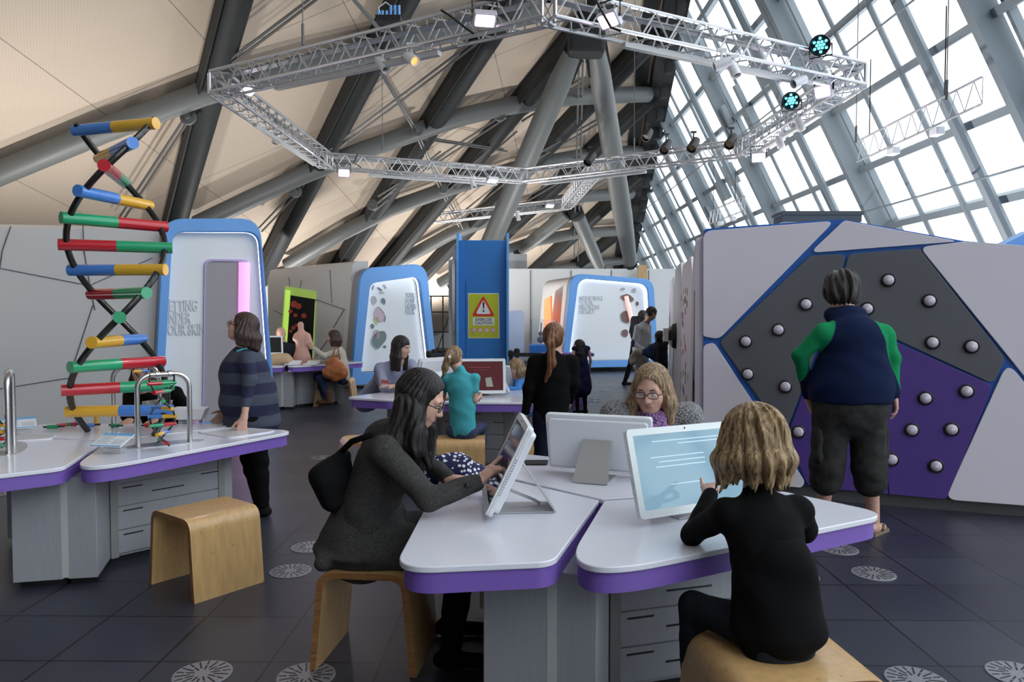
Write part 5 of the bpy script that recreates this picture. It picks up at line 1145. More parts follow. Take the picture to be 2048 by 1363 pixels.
# conduit rails below the truss
def rail(i, s0, s1, label, dz=-.19):
    a, b = Nn[i], Nn[(i+1) % 6]; p, q = a.lerp(b, s0), a.lerp(b, s1); tag(obj('track_rail', MB().bar(p+V((0, 0, dz)), q+V((0, 0, dz)), .06, .045, up=(0, 0, 1)), mat('rail_white', (.58, .58, .58), .4)), label, 'track rail', 'white lighting track rails')
    return lambda s: a.lerp(b, s)+V((0, 0, dz))
rl = [rail(5, .27, .78, 'long white lighting track under the near left truss'), rail(4, .18, .80, 'long white lighting track under the near right truss'), rail(0, .25, .85, 'white lighting track under the left truss'), rail(1, .2, .85, 'white lighting track under the lower left truss'), rail(2, .1, .6, 'white lighting track under the far truss'), rail(3, .2, .75, 'white lighting track under the far right truss')]
# flood lamps
FL = mat('flood_glow', (1, .9, 1), .3, emit=(1., .78, 1.), es=9); FLB = mat('flood_body', (.60, .58, .64), .4, .3)
def flood(px, py, Y, label, nrm=(0, -.55, -.8), w_=.20):
    p = at(px, py, Y); n = V(nrm).normalized(); x = V((0, 0, 1)).cross(n).normalized(); y = n.cross(x); M3 = Matrix((x, y, n)).transposed()
    t = thing('flood_lamp', label, 'flood lamp', p, 0, 'square flood lamps on the truss')
    obj('housing', MB().box(p-n*.03, (w_, w_*.72, .06), M3), FLB, t, bevel=.008); obj('lens', MB().box(p+n*.006, (w_*.78, w_*.5, .01), M3), FL, t)
    obj('bracket', MB().bar(p-n*.03+x*w_*.55, p-n*.03+x*w_*.55+V((0, 0, .16)), .02, .008).bar(p-n*.03-x*w_*.55, p-n*.03-x*w_*.55+V((0, 0, .16)), .02, .008).bar(p-n*.03-x*w_*.55+V((0, 0, .16)), p-n*.03+x*w_*.55+V((0, 0, .16)), .02, .008), RIBM, t)
    ld = bpy.data.lights.new('flood_light', 'SPOT'); ld.energy = 25; ld.color = (.95, .85, 1); ld.spot_size = R(100); ld.shadow_soft_size = .1; lo = bpy.data.objects.new('flood_light', ld); COL.objects.link(lo); lo.parent = t; lo.location = n*.05; lo.rotation_euler = (-n).to_track_quat('Z', 'Y').to_euler()
Yt = lambda i, s: Nn[i].lerp(Nn[(i+1) % 6], s).y
for px, py, Y, l, nn in [(970, 42, 6.6, 'square flood lamp glowing on the near left truss, left of its apex', (.1, -.5, -.85)), (1216, 42, 6.5, 'square flood lamp glowing on the near right truss, right of its apex', (-.5, -.5, -.7)), (688, 346, 12.7, 'square flood lamp glowing below the lower left truss corner', (.25, -.9, -.35)),
                         (497, 182, 8.8, 'square flood lamp at the left corner of the truss ring', (.5, -.2, -.85)), (1645, 183, 8.4, 'square flood lamp at the right corner of the truss ring', (-.7, -.6, -.3)), (1517, 315, 11.3, 'square flood lamp below the far right truss corner', (-.3, -.85, -.4)), (985, 362, 13.6, 'square flood lamp under the far truss, seen as a thin strip', (.1, -.25, -.95)), (1100, 412, 17.6, 'far square flood lamp on the truss below the ring', (.1, -.4, -.9))]: flood(px, py, Y, l, nn)
def spot(px, py, Y, label, aim=(.3, -.3, -.9), s=1., m=None, glow=None):
    p = at(px, py, Y); d = V(aim).normalized(); t = thing('track_spotlight', label, 'spotlight', p, 0, 'small spotlights on the truss')
    obj('barrel', MB().lathe([(.0, -.09*s), (.04*s, -.09*s), (.048*s, -.03*s), (.05*s, .07*s), (.044*s, .07*s), (.038*s, .04*s), (0, .04*s)], p, d, 16), m or WHITE, t, smooth='auto')
    obj('arm', MB().bar(p, p+V((0, 0, .12*s)), .025, .02).box(p+V((0, 0, .13*s)), (.09, .03, .03)), m or WHITE, t)
    obj('bulb', MB().lathe([(0, .041*s), (.036*s, .041*s), (.036*s, .045*s), (0, .045*s)], p, d, 14), glow or mat('lamp_dark', (.1, .07, .04), .2), t)
amb = mat('lamp_amber', (.8, .4, .1), .3, emit=(1, .5, .15), es=1.5)
spot(765, 130, 7.5, 'white track spotlight under the near left rail, left one', (.5, -.3, -.6)); spot(823, 117, 7.2, 'white track spotlight with amber glow, right one under the near left rail', (.5, -.5, -.5), glow=amb)
spot(552, 278, 11.0, 'white track spotlight hanging below the left truss', (-.2, -.2, -.95)); spot(946, 368, 13.6, 'small white spotlight under the far truss', (.3, -.3, -.8)); spot(1036, 434, 17.6, 'small far white spotlight on the truss below the ring'); spot(1597, 163, 7.9, 'white track spotlight under the near right rail, lower one', (-.8, -.2, -.4))
spot(1443, 128, 7.2, 'white track spotlight under the near right rail, upper one', (-.8, .1, -.3)); spot(1468, 140, 7.4, 'white spotlight beside the upper one under the near right rail', (.3, -.3, -.9)); spot(1560, 285, 10.2, 'white spotlight under the far right truss', (.2, -.3, -.9)); spot(1600, 250, 9.6, 'white spotlight under the far right truss, nearer the corner', (.2, -.3, -.9))
for px, py, Y, l in ((1332, 294, 12.6, 'black stage lamp on the far right truss, leftmost of three'), (1387, 290, 12.2, 'black stage lamp on the far right truss, middle of three'), (1462, 283, 11.8, 'black stage lamp on the far right truss, rightmost of three'), (1180, 318, 13.2, 'black stage lamp at the far truss corner'), (1295, 270, 14.5, 'black stage lamp up by the dark roof edge')): spot(px, py, Y, l, (-.4, -.5, -.6), 1.6, BLACK)
# LED par cans
CY = mat('led_cyan', (.2, .8, .9), .3, emit=(.15, .85, 1.), es=3)
for px, py, Y, l in ((1641, 90, 7.8, 'black round stage lamp with cyan LEDs on the near right truss'), (1583, 201, 8.9, 'black round stage lamp with cyan LEDs behind the right truss corner')):
    p = at(px, py, Y); n = V((-.55, -.75, -.35)).normalized(); x, y = perp(n); t = thing('led_stage_lamp', l, 'stage lamp', p)
    obj('housing', MB().lathe([(0, -.12), (.05, -.12), (.095, -.04), (.105, .03), (.09, .03), (.085, .0), (0, .0)], p, n, 20), BLACK, t, smooth='auto'); mb = MB()
    for k, (a, r_) in enumerate([(0, 0)]+[(j*math.pi/3, .034) for j in range(6)]+[(j*math.pi/3+.5, .066) for j in range(6)]): mb.lathe([(0, 0), (.014, 0), (.014, .012), (0, .012)], p+(x*math.cos(a)+y*math.sin(a))*r_, n, 10)
    obj('led_cluster', mb, CY, t); obj('yoke', MB().tube([p+x*.11, p+x*.11-n*.02-V((0, 0, .12)), p-x*.11-n*.02-V((0, 0, .12)), p-x*.11], .008, 6), BLACK, t)
# plug box with blue connectors
p = at(778, 40, 7.35); t = thing('plug_box', 'black power box with blue plugs on top of the near left truss', 'power box', p)
obj('box', MB().box(p, (.24, .14, .05)), BLACK, t)
for k in range(6): obj('plug', MB().tube([p+V((-.10+k*.04, -.02, .02)), p+V((-.10+k*.04, -.02, .08 if k < 3 else .13))], .014, 8), BLUE, t)
obj('cable', MB().tube([p+V((-.08, 0, .05)), p+V((-.10, 0, .12)), p+V((-.03, 0, .17)), p+V((.02, 0, .13))], .006, 6), WHITE, t)
# suspension wires
for (px, py), i in (((606, 90), 0), ((765, 300), 1), ((1268, 300), 2), ((1893, 200), 3), ((1712, 285), 4)):
    Y = [8.0, 12.9, 13.4, 8.4, 10.0][i]; p = at(px, py, Y); top = min(roofz(p.x, p.y)-.1, (7.585-p.x)/.5-.1)
    tag(obj('suspension_wire', MB().tube([p, V((p.x, p.y, top))], .006, 6).tube([p, p+V((0, 0, .22))], .016, 8), RODM), 'thin steel suspension wire from the roof to a truss, %s from the left' % ordn[i], 'wire', 'suspension wires')
for i, (pts, l) in enumerate((([(882, 20), (905, 35), (930, 55), (948, 68)], 'black cable looped over the near left truss'), ([(1192, 0), (1205, 25), (1222, 55), (1242, 62)], 'black cable at the apex of the near right truss'), ([(715, 308), (708, 325), (722, 335)], 'black cable hanging at the lower left truss'))):
    Y = (6.9, 6.4, 12.9)[i]; tag(obj('loose_cable', MB().tube([at(a, b, Y-.15) for a, b in pts], .011, 6), BLACK, smooth='auto'), l, 'cable')
# ================================================================= people
CO = lambda n, c, **k: mat(n, c, k.pop('rough', .9), spec=.12, **k)
TWEED = CO('tweed_dark', (.062, .060, .058), noise=(330, .95), bump=(260, .5))
NAVY = CO('fleece_navy', (.007, .014, .05), bump=(120, .3)); GREENF = CO('fleece_green', (.01, .24, .09), bump=(120, .3))
BLK = CO('cloth_black', (.0045, .0045, .005)); DENIM = CO('denim_dark', (.02, .03, .07), noise=(80, .3)); CARGO = CO('cargo_charcoal', (.035, .034, .033), noise=(20, .3))
def stripes(name, c1, c2, per, ph=0.):
    m = mat(name, c1, .85); nt = m.node_tree; L = nt.links; tc = nt.nodes.new('ShaderNodeTexCoord'); sp = nt.nodes.new('ShaderNodeSeparateXYZ'); L.new(tc.outputs['Object'], sp.inputs[0])
    a = nt.nodes.new('ShaderNodeMath'); a.operation = 'MULTIPLY_ADD'; a.inputs[1].default_value = 1/per; a.inputs[2].default_value = ph; L.new(sp.outputs[2], a.inputs[0])
    f = nt.nodes.new('ShaderNodeMath'); f.operation = 'FRACT'; L.new(a.outputs[0], f.inputs[0]); g = nt.nodes.new('ShaderNodeMath'); g.operation = 'GREATER_THAN'; g.inputs[1].default_value = .5; L.new(f.outputs[0], g.inputs[0])
    mx = nt.nodes.new('ShaderNodeMixRGB'); mx.inputs[1].default_value = (*c1, 1); mx.inputs[2].default_value = (*c2, 1); L.new(g.outputs[0], mx.inputs[0]); L.new(mx.outputs[0], nt.nodes['Principled BSDF'].inputs['Base Color']); return m
STRIPE = stripes('jumper_stripes', (.010, .012, .045), (.045, .055, .085), .165, .2)
def knit(name, c, s=55):
    m = mat(name, c, .9); nt = m.node_tree; L = nt.links; tc = nt.nodes.new('ShaderNodeTexCoord'); vo = nt.nodes.new('ShaderNodeTexVoronoi'); vo.inputs['Scale'].default_value = s; L.new(tc.outputs['Object'], vo.inputs['Vector'])
    r = nt.nodes.new('ShaderNodeValToRGB'); e = r.color_ramp.elements; e[0].color = (*[min(1, x*1.25) for x in c], 1); e[1].color = (*[x*.35 for x in c], 1); e[1].position = .75; L.new(vo.outputs[0], r.inputs[0]); L.new(r.outputs[0], nt.nodes['Principled BSDF'].inputs['Base Color'])
    bp = nt.nodes.new('ShaderNodeBump'); bp.invert = True; bp.inputs['Strength'].default_value = .9; bp.inputs['Distance'].default_value = .01; L.new(vo.outputs[0], bp.inputs['Height']); L.new(bp.outputs[0], nt.nodes['Principled BSDF'].inputs['Normal']); return m
KNIT = knit('knit_grey', (.34, .34, .36), 95); LILK = knit('scarf_lilac', (.40, .22, .50), 85)
HBLK = hairmat('hair_black', (.007, .006, .007), .35, (.022, .017, .017)); HBR = hairmat('hair_brown', (.05, .03, .025)); HBL = hairmat('hair_blond', (.22, .135, .065), .3, (.48, .33, .18)); HLB = hairmat('hair_lightbrown', (.20, .125, .07), .35, (.42, .28, .16)); HGR = hairmat('hair_dark_grey', (.028, .024, .022), .3, (.065, .056, .05)); HAU = hairmat('hair_auburn', (.13, .055, .025), .4, (.30, .13, .05)); HDK = hairmat('hair_dark', (.02, .014, .013))
GL = mat('glasses_black', (.01, .01, .012), .25)
# ---- woman in tweed coat (faces +x)
J = sit((-.62, 3.42, 0), R(-88), 1.02, .445, R(17)); W = lambda px, py, Y: A_(at(px, py, Y))
J['pel'] = A_((-.66, 3.42, .56)); J['wst'] = A_((-.65, 3.42, .70)); J['chs'] = A_((-.585, 3.40, .89)); J['nck'] = A_((-.50, 3.38, 1.045)); J['head'] = W(843, 799, 3.34)
J['shR'] = A_((-.545, 3.20, .985)); J['shL'] = A_((-.52, 3.58, .985)); J['elR'] = A_((-.345, 3.10, .795)); J['wrR'] = W(957, 968, 3.14)+A_((0, 0, .01)); J['elL'] = A_((-.40, 3.70, .82)); J['wrL'] = A_((-.30, 3.52, .79))
J['hiR'] = A_((-.62, 3.33, .50)); J['hiL'] = A_((-.62, 3.51, .50)); J['knR'] = A_((-.22, 3.28, .50)); J['knL'] = A_((-.22, 3.56, .50)); J['anR'] = A_((-.27, 3.26, .09)); J['anL'] = A_((-.30, 3.6, .09))
tip = W(1006, 919, 3.2)
p1 = person('woman with long black hair and glasses in a dark tweed coat, tapping a monitor', J, .0045, SKP, TWEED, BLK, dict(m=HBLK, kind='long', L=.36, vol=1.05, amp=.0022, nfreq=31, brow=HBR), BLK, hd=(R(-9), R(-24)), fat=1.22, female=True,
            hands={'R': dict(d=tip-J['wrR'], n=(.3, .2, -.9), mode='point', side=1), 'L': dict(d=(.9, -.3, 0), n=(0, 0, -1), mode='rest')}, glass=GL, coat='hood', sleeve=.97)
S = SDF(.006); S.cap((-.66, 3.42, .64), (-.68, 3.42, .53), .165, .20, .05); S.ell((-.68, 3.42, .50), (.23, .225, .055), .04); S.cap((-.6, 3.34, .51), (-.32, 3.3, .53), .11, .10, .05); S.cap((-.6, 3.52, .51), (-.32, 3.55, .53), .11, .10, .05)
S.cap((-.83, 3.25, .475), (-.84, 3.55, .47), .035, .03, .04)
skinobj('coat_skirt', S, TWEED, p1, wrinkle(.005, 16, 1))
cb = J['wrR']+(J['elR']-J['wrR'])*.22; obj('cuff_button', MB().ball(cb+A_((.0, -.046, .012)), .012, 10, sx=(1, .5, 1)), BLACK, p1, smooth=True)
# hair strand falling in front of the shoulder
S = SDF(.0045); hcn = J['head']; S.cap(hcn+A_((-.03, -.075, .0)), hcn+A_((-.01, -.11, -.13)), .028, .03, .02); S.cap(hcn+A_((-.01, -.11, -.13)), hcn+A_((.04, -.11, -.27)), .03, .016, .02); S.cap(hcn+A_((-.07, -.08, -.0)), hcn+A_((-.10, -.10, -.18)), .04, .05, .03); S.cap(hcn+A_((-.10, -.10, -.18)), hcn+A_((-.15, -.09, -.30)), .045, .015, .03); S.cap(hcn+A_((-.02, -.09, -.02)), hcn+A_((-.01, -.135, -.2)), .035, .035, .03)
skinobj('hair_lock', S, HBLK, p1, lambda x, y, z: .0025*np.sin(x*190+4*np.sin(z*20)))
# tote bag hanging behind her
S = SDF(.006); S.cap((-.765, 3.36, .93), (-.815, 3.36, .83), .035, .075, .05, (0.2, 1, 0), .8); S.cap((-.815, 3.36, .83), (-.80, 3.36, .73), .078, .06, .05, (.2, 1, 0), .7)
bg_ = thing('shoulder_bag', 'black fabric shoulder bag hanging behind the woman in the tweed coat', 'bag', (-.80, 3.36, .66)); skinobj('pouch', S, CO('bag_black', (.008, .008, .009)), bg_, wrinkle(.006, 22, 2)); obj('strap', MB().tube([(-.765, 3.34, .95), (-.70, 3.26, 1.01), (-.60, 3.20, 1.05)], .014, 8), BLK, bg_, smooth=True)
# spotted cloth
m = mat('spotted_navy', (.012, .012, .07), .85); nt = m.node_tree; tc = nt.nodes.new('ShaderNodeTexCoord'); vo = nt.nodes.new('ShaderNodeTexVoronoi'); vo.inputs['Scale'].default_value = 42; vo.inputs['Randomness'].default_value = .8; nt.links.new(tc.outputs['Object'], vo.inputs['Vector'])
r_ = nt.nodes.new('ShaderNodeValToRGB'); r_.color_ramp.interpolation = 'CONSTANT'; r_.color_ramp.elements[0].color = (.72, .74, .82, 1); r_.color_ramp.elements[1].color = (.012, .012, .07, 1); r_.color_ramp.elements[1].position = .36; nt.links.new(vo.outputs[0], r_.inputs[0]); nt.links.new(r_.outputs[0], nt.nodes['Principled BSDF'].inputs['Base Color'])
S = SDF(.006); cx = at(905, 938, 3.70); S.ell(A_(cx)+A_((0, 0, -.02)), (.14, .10, .105), .03); S.ell(A_(cx)+A_((.09, 0, -.05)), (.10, .09, .06), .04); S.ell(A_(cx)+A_((-.08, .0, -.03)), (.10, .09, .08), .04)
sp_ = thing('spotted_cloth', 'navy cloth with white spots bunched on the table behind her arm', 'cloth', (cx.x, cx.y, .721)); skinobj('folds', S, m, sp_, wrinkle(.010, 30, 4))
# ---- boy (faces the blue screen)
J = sit((.87, 2.47, 0), R(18), .86, .445, R(8)); J['pel'] = A_((.885, 2.48, .53)); J['wst'] = A_((.885, 2.50, .66)); J['chs'] = A_((.87, 2.55, .80)); J['nck'] = A_((.86, 2.60, .95)); J['head'] = W(1503, 882, 2.66)
J['shR'] = A_((1.01, 2.62, .88)); J['shL'] = A_((.735, 2.56, .885)); J['elL'] = W(1385, 1078, 2.74)+A_((0, 0, .02)); J['wrL'] = A_((.775, 2.90, .86)); J['elR'] = W(1612, 1060, 2.72); J['wrR'] = A_((.93, 2.95, .76))
J['hiR'] = A_((.95, 2.47, .515)); J['hiL'] = A_((.82, 2.47, .515)); J['knL'] = A_((.655, 2.66, .515)); J['knR'] = A_((.97, 2.80, .51)); J['anL'] = A_((.66, 2.70, .09)); J['anR'] = A_((.97, 2.85, .09))
tp = W(1418, 966, 2.98)
p2 = person('boy with shaggy blond hair in a black jumper pointing at the blue screen', J, .0045, SK, BLK, CO('jeans_black', (.018, .02, .026)), dict(m=HBL, kind='mop', L=.18, vol=1.15, amp=.0048, nfreq=17), BLK, hd=(R(8), R(-8)), fat=1.10, headscale=1.14,
            hands={'L': dict(d=tp-J['wrL'], n=(.3, .7, -.5), mode='point'), 'R': dict(d=(-.3, .9, .1), n=(0, 0, -1), mode='rest')}, sleeve=1., face=False, thin=.95)
S = SDF(.006); S.cap((.885, 2.50, .70), (.885, 2.47, .55), .138, .15, .05, (0, 1, 0), 1.25); S.ell((.885, 2.46, .515), (.155, .12, .05), .04); skinobj('jumper_hem', S, BLK, p2, wrinkle(.005, 20, 3))
random.seed(9); S = SDF(.0045); hc2 = J['head']
for k in range(34):
    a = random.uniform(-2.3, 2.3); r0 = .098; sx, cy = math.sin(a), -math.cos(a); z0_ = random.uniform(-.06, .07); p = hc2+Rz3(R(26))@A_((sx*r0*.98, cy*r0*1.1-.01, z0_)); q = p+Rz3(R(26))@A_((sx*.012, cy*.012, -.05-random.random()*.03)); e_ = q+Rz3(R(26))@A_((sx*random.uniform(.0, .035)+random.uniform(-.015, .015), cy*random.uniform(0, .03), -.045-random.random()*.02)); S.cap(p, q, .010, .013, .006); S.cap(q, e_, .013, .003, .006)
skinobj('loose_locks', S, HBL, p2)
# ---- woman with lilac scarf
J = sit((.80, 4.62, 0), R(196), 1.12, .45, R(14)); J['head'] = W(1303, 779, 4.22); J['nck'] = J['head']+A_((.03, .06, -.165)); J['chs'] = J['nck']+A_((.01, .06, -.17)); J['wst'] = J['chs']+A_((0, .08, -.22)); J['pel'] = J['wst']+A_((0, .05, -.13)); J['shR'] = W(1232, 826, 4.3); J['shL'] = W(1374, 830, 4.30)
J['elL'] = J['shL']+A_((.07, -.02, -.27)); J['elR'] = J['shR']+A_((-.08, -.05, -.24)); J['wrL'] = J['elL']+A_((-.15, -.22, .04)); J['wrR'] = J['elR']+A_((.2, -.2, .06))
p3 = person('woman with shoulder length light brown hair, glasses, grey knit cardigan and lilac scarf', J, .005, SKP, KNIT, BLK, dict(m=HLB, kind='bob', L=.20, vol=1.05, brow=HBR, amp=.002), BLK, hd=(R(-41), R(-14)), fat=1.25, female=True, glass=mat('glasses_thin', (.06, .04, .04), .3), extra=((W(1232, 830, 4.3), (.075, .075, .065)), (W(1374, 834, 4.3), (.075, .075, .065))), sleeve=1., headscale=1.0, topdisp=wrinkle(.004, 30, 2))
S = SDF(.005); nk = J['nck']
for a in np.linspace(0, 2*math.pi, 10, endpoint=False): S.ell(nk+A_((math.sin(a)*.075, math.cos(a)*.07-.02, .015+.01*math.sin(3*a))), (.038, .038, .04), .02)
S.cap(nk+A_((-.02, -.10, -.01)), nk+A_((-.03, -.15, -.16)), .05, .035, .03); S.cap(nk+A_((.03, -.09, -.01)), nk+A_((.01, -.16, -.18)), .045, .03, .03); skinobj('scarf', S, LILK, p3, wrinkle(.006, 60, 1))
# ---- man in navy and green fleece, from behind
J = stand((2.33, 5.28, 0), R(-10), 1.08); J['head'] = W(1683, 588, 5.42); J['nck'] = J['head']+A_((.0, -.06, -.15)); J['pel'] = A_((2.365, 5.22, 1.02)); J['wst'] = A_((2.37, 5.22, 1.12)); J['chs'] = A_((2.375, 5.22, 1.36)); J['shR'] = A_((2.585, 5.21, 1.425)); J['shL'] = A_((2.165, 5.21, 1.435))
J['elR'] = W(1783, 715, 5.22); J['wrR'] = W(1789, 790, 5.2); J['elL'] = W(1600, 710, 5.28); J['wrL'] = W(1618, 800, 5.42)
J['hiR'] = A_((2.49, 5.24, .95)); J['hiL'] = A_((2.25, 5.24, .95)); J['knR'] = A_((2.51, 5.24, .50)); J['knL'] = A_((2.235, 5.28, .50)); J['anR'] = A_((2.57, 5.27, .09)); J['anL'] = A_((2.24, 5.36, .09)); J['ftR'] = A_((.75, .65, 0)); J['ftL'] = A_((-.3, .9, 0))
def greenpanel(C):
    x, z = C[:, 0], C[:, 2]; o = np.abs(x-2.365); b = np.where(z > 1.3, .13+(1.52-z)*.36, .21+(1.3-z)*.44); return ((o > b) & (z < 1.52)).astype(int)
    arm = (x > 2.50+(1.53-z)*.10) | (x < 2.205-(1.53-z)*.06); out_ = (x > 2.62+(1.4-z)*.10) | (x < 2.12-(1.4-z)*.11); return np.where((arm & (z > 1.27) & (z < 1.51)) | (out_ & (z > .99) & (z <= 1.4)), 1, 0)
p4 = person('heavy man in a navy and green fleece and cargo shorts at the button wall', J, .006, SKP, [NAVY, GREENF], CARGO, dict(m=HGR, kind='short', vol=1.24, amp=.007, nfreq=13), None, hd=(R(0), R(-25)), fat=1.68, face=False, hands={'R': dict(mode='relax', n=(-1, .2, 0)), 'L': dict(mode='relax', n=(1, 0, 0))}, extra=(((2.37, 5.23, 1.06), (.265, .20, .16)),), hem=.955, coat='hood', topm=greenpanel, short=1.28, belly=.75, thin=.86, sw=1.2, hoodr=1.25, headscale=1.06)
for q in 'RL':
    an = J['an'+q]; ft = _n(J['ft'+q]); p = V((an[0], an[1], 0)); f = V(ft); sd = V((-f.y, f.x, 0)); P = [(-.07, 0), (-.055, .035), (.06, .042), (.15, .046), (.185, .02), (.19, -.01), (.16, -.04), (.05, -.036), (-.055, -.034)]
    s = obj('sandal', MB().prism([(a, b) for a, b in P], .0, .022, lambda x, y, z: p+f*x+sd*y+V((0, 0, z))), mat('sandal_tan', (.20, .16, .11), .7), p4)
    obj('thong', MB().tube([p+f*.05+sd*.04+V((0, 0, .03)), p+f*.09+sd*.03+V((0, 0, .062)), p+f*.135+V((0, 0, .04)), p+f*.09-sd*.03+V((0, 0, .062)), p+f*.05-sd*.04+V((0, 0, .03))], .009, 8), mat('sandal_strap', (.13, .11, .09), .7), s, smooth=True)
for x in (2.43, 2.30): pass

for sx in (2.60, 2.14): S = SDF(.006); S.cap((sx, 5.22, .74), (sx, 5.22, .58), .05, .055, .02, (1, 0, 0), 1.6); skinobj('cargo_pocket', S, CARGO, p4, wrinkle(.005, 30, sx))
obj('drawcord', MB().tube([(2.63, 5.22, .44), (2.64, 5.21, .30)], .004, 5), BLK, p4); obj('drawcord', MB().tube([(2.14, 5.25, .44), (2.13, 5.24, .32)], .004, 5), BLK, p4)
# ---- woman in striped jumper
J = stand((-2.02, 5.80, 0), R(90), .97); J['head'] = W(484, 655, 5.72); J['nck'] = A_((-2.04, 5.74, 1.305)); J['chs'] = A_((-2.06, 5.76, 1.14)); J['wst'] = A_((-2.04, 5.78, .92)); J['pel'] = A_((-2.0, 5.8, .78)); J['shR'] = A_((-2.05, 5.95, 1.24)); J['shL'] = A_((-1.97, 5.58, 1.24))
J['elL'] = W(500, 760, 5.5); J['wrL'] = W(488, 835, 5.42); J['elR'] = A_((-2.1, 6.0, .98)); J['wrR'] = A_((-2.25, 5.9, .80)); J['hiR'] = A_((-1.98, 5.90, .76)); J['hiL'] = A_((-1.98, 5.70, .76)); J['knR'] = A_((-2.06, 5.88, .44)); J['knL'] = A_((-1.95, 5.72, .44)); J['anR'] = A_((-2.0, 5.90, .085)); J['anL'] = A_((-1.93, 5.74, .085))
p5 = person('heavy woman with bobbed brown hair and glasses in a striped navy jumper, looking up', J, .006, SKP, STRIPE, BLK, dict(m=HBR, kind='bob', L=.15, vol=1.04, brow=HBR, fringe=False), CO('shoe_black', (.01, .01, .01)), hd=(0, R(22)), lw=1.22, fat=1.48, female=True, belly=.6, extra=(((-2.06, 5.78, 1.10), (.185, .20, .17)), ((-2.03, 5.79, .90), (.215, .20, .19))), coat='open', glass=GL, sleeve=.82, thin=.92, hands={'L': dict(d=(-.15, -.15, -1), n=(-.5, .9, 0), mode='relax')})
S = SDF(.007); S.ell((-2.02, 5.8, .72), (.205, .21, .09), .05); S.cap((-2.03, 5.8, .95), (-2.02, 5.8, .74), .2, .205, .05); skinobj('jumper_hem', S, STRIPE, p5, wrinkle(.004, 18, 1))
obj('blue_strap', MB().tube([A_(J['nck'])+A_((-.03, -.10, -.02)), A_(J['nck'])+A_((.03, -.10, -.0)), A_(J['nck'])+A_((.07, -.03, .0))], .008, 6), mat('strap_turquoise', (.1, .5, .6), .6), p5)
# ---- girl behind helix
J = sit((-3.12, 6.45, 0), R(180), .95, .45, R(12)); J['head'] = W(286, 742, 6.12); J['nck'] = J['head']+A_((0, .05, -.16)); J['chs'] = W(318, 822, 6.3); J['wst'] = J['chs']+A_((0, .05, -.2)); J['pel'] = J['wst']+A_((0, .0, -.12)); J['shR'] = W(262, 790, 6.25); J['shL'] = W(350, 785, 6.3); J['elR'] = W(255, 830, 6.05); J['wrR'] = W(262, 838, 5.85); J['elL'] = W(385, 835, 6.1); J['wrL'] = W(318, 838, 5.85)
p6 = person('girl in a black top with a printed picture, looking up behind the helix', J, .008, SKP, BLK, None, dict(m=HBR, kind='long', L=.20, vol=1.0), None, hd=(R(6), R(20)), fat=1.1, legs=False, hands={'R': dict(d=(.2, -1, -.1), n=(0, 0, -1), mode='rest'), 'L': dict(d=(-.3, -1, -.1), n=(0, 0, -1), mode='rest')})
c = at(316, 812, 6.08); obj('printed_picture', MB().prism([(-.13, -.02), (-.05, -.06), (.09, -.06), (.12, .05), (-.02, .055), (-.13, .04)], 0, .01, lambda x, z, y: V((c.x+x, c.y+y, c.z+z))), mat('print_grey', (.42, .41, .40), .8, noise=(25, .6)), p6)
# ---- woman in lilac leaning on middle table
J = sit((-1.72, 8.75, 0), R(212), 1.0, .45, R(28)); J['head'] = W(803, 694, 8.25); J['nck'] = J['head']+A_((-.04, .05, -.15)); J['chs'] = W(778, 748, 8.38); J['wst'] = W(755, 780, 8.6); J['pel'] = W(735, 800, 8.7); J['shR'] = W(760, 735, 8.3); J['shL'] = W(823, 728, 8.42); J['elR'] = W(768, 778, 8.1); J['wrR'] = W(800, 776, 8.0); J['elL'] = W(838, 775, 8.2); J['wrL'] = W(785, 772, 7.98)
p7 = person('woman with long dark hair in a pale lilac jumper, arms folded on the table', J, .008, SK, CO('jumper_lilac', (.34, .36, .50)), DENIM, dict(m=HDK, kind='long', L=.30, vol=1.0, fringe=True, amp=.002), BLK, hd=(R(38), R(-14)), fat=1.0, female=True, legs=False, sleeve=.8, hands={'R': dict(mode='rest', n=(0, 0, -1)), 'L': dict(mode='rest', n=(0, 0, -1))})
obj('elbow_pattern', MB().bar(A_(at(763, 762, 8.02)), A_(at(778, 764, 7.98)), .01, .04), mat('pattern_red', (.6, .15, .15), .8), p7)
# ---- girl in turquoise
J = sit((-.46, 6.75, 0), R(-14), .80, .445, R(2)); J['head'] = W(909, 716, 6.82); J['nck'] = A_((-.47, 6.78, 1.05)); J['chs'] = A_((-.465, 6.77, .90)); J['wst'] = A_((-.45, 6.76, .70)); J['pel'] = A_((-.445, 6.75, .55)); J['shR'] = A_((-.335, 6.76, .985)); J['shL'] = A_((-.60, 6.80, .985)); J['elR'] = W(950, 800, 6.74); J['wrR'] = A_((-.30, 7.02, .79)); J['elL'] = A_((-.64, 6.92, .78)); J['wrL'] = A_((-.50, 7.1, .78))
p8 = person('girl with brown ponytail in a turquoise t-shirt seated with her back turned', J, .0065, SK, CO('tshirt_turquoise', (.07, .40, .46)), CO('jeans_spotted', (.05, .06, .12), noise=(70, .8)), dict(m=HLB, kind='pony', L=.20, vol=1., sweep=(-.03, -.05)), BLK, hd=(R(-8), R(-12)), fat=1.02, face=False, sleeve=.28, headscale=1.10, thin=.95)
obj('hair_tie', MB().ball(A_(J['head'])+A_((-.035, -.155, .02)), .014, 8), WHITE, p8)
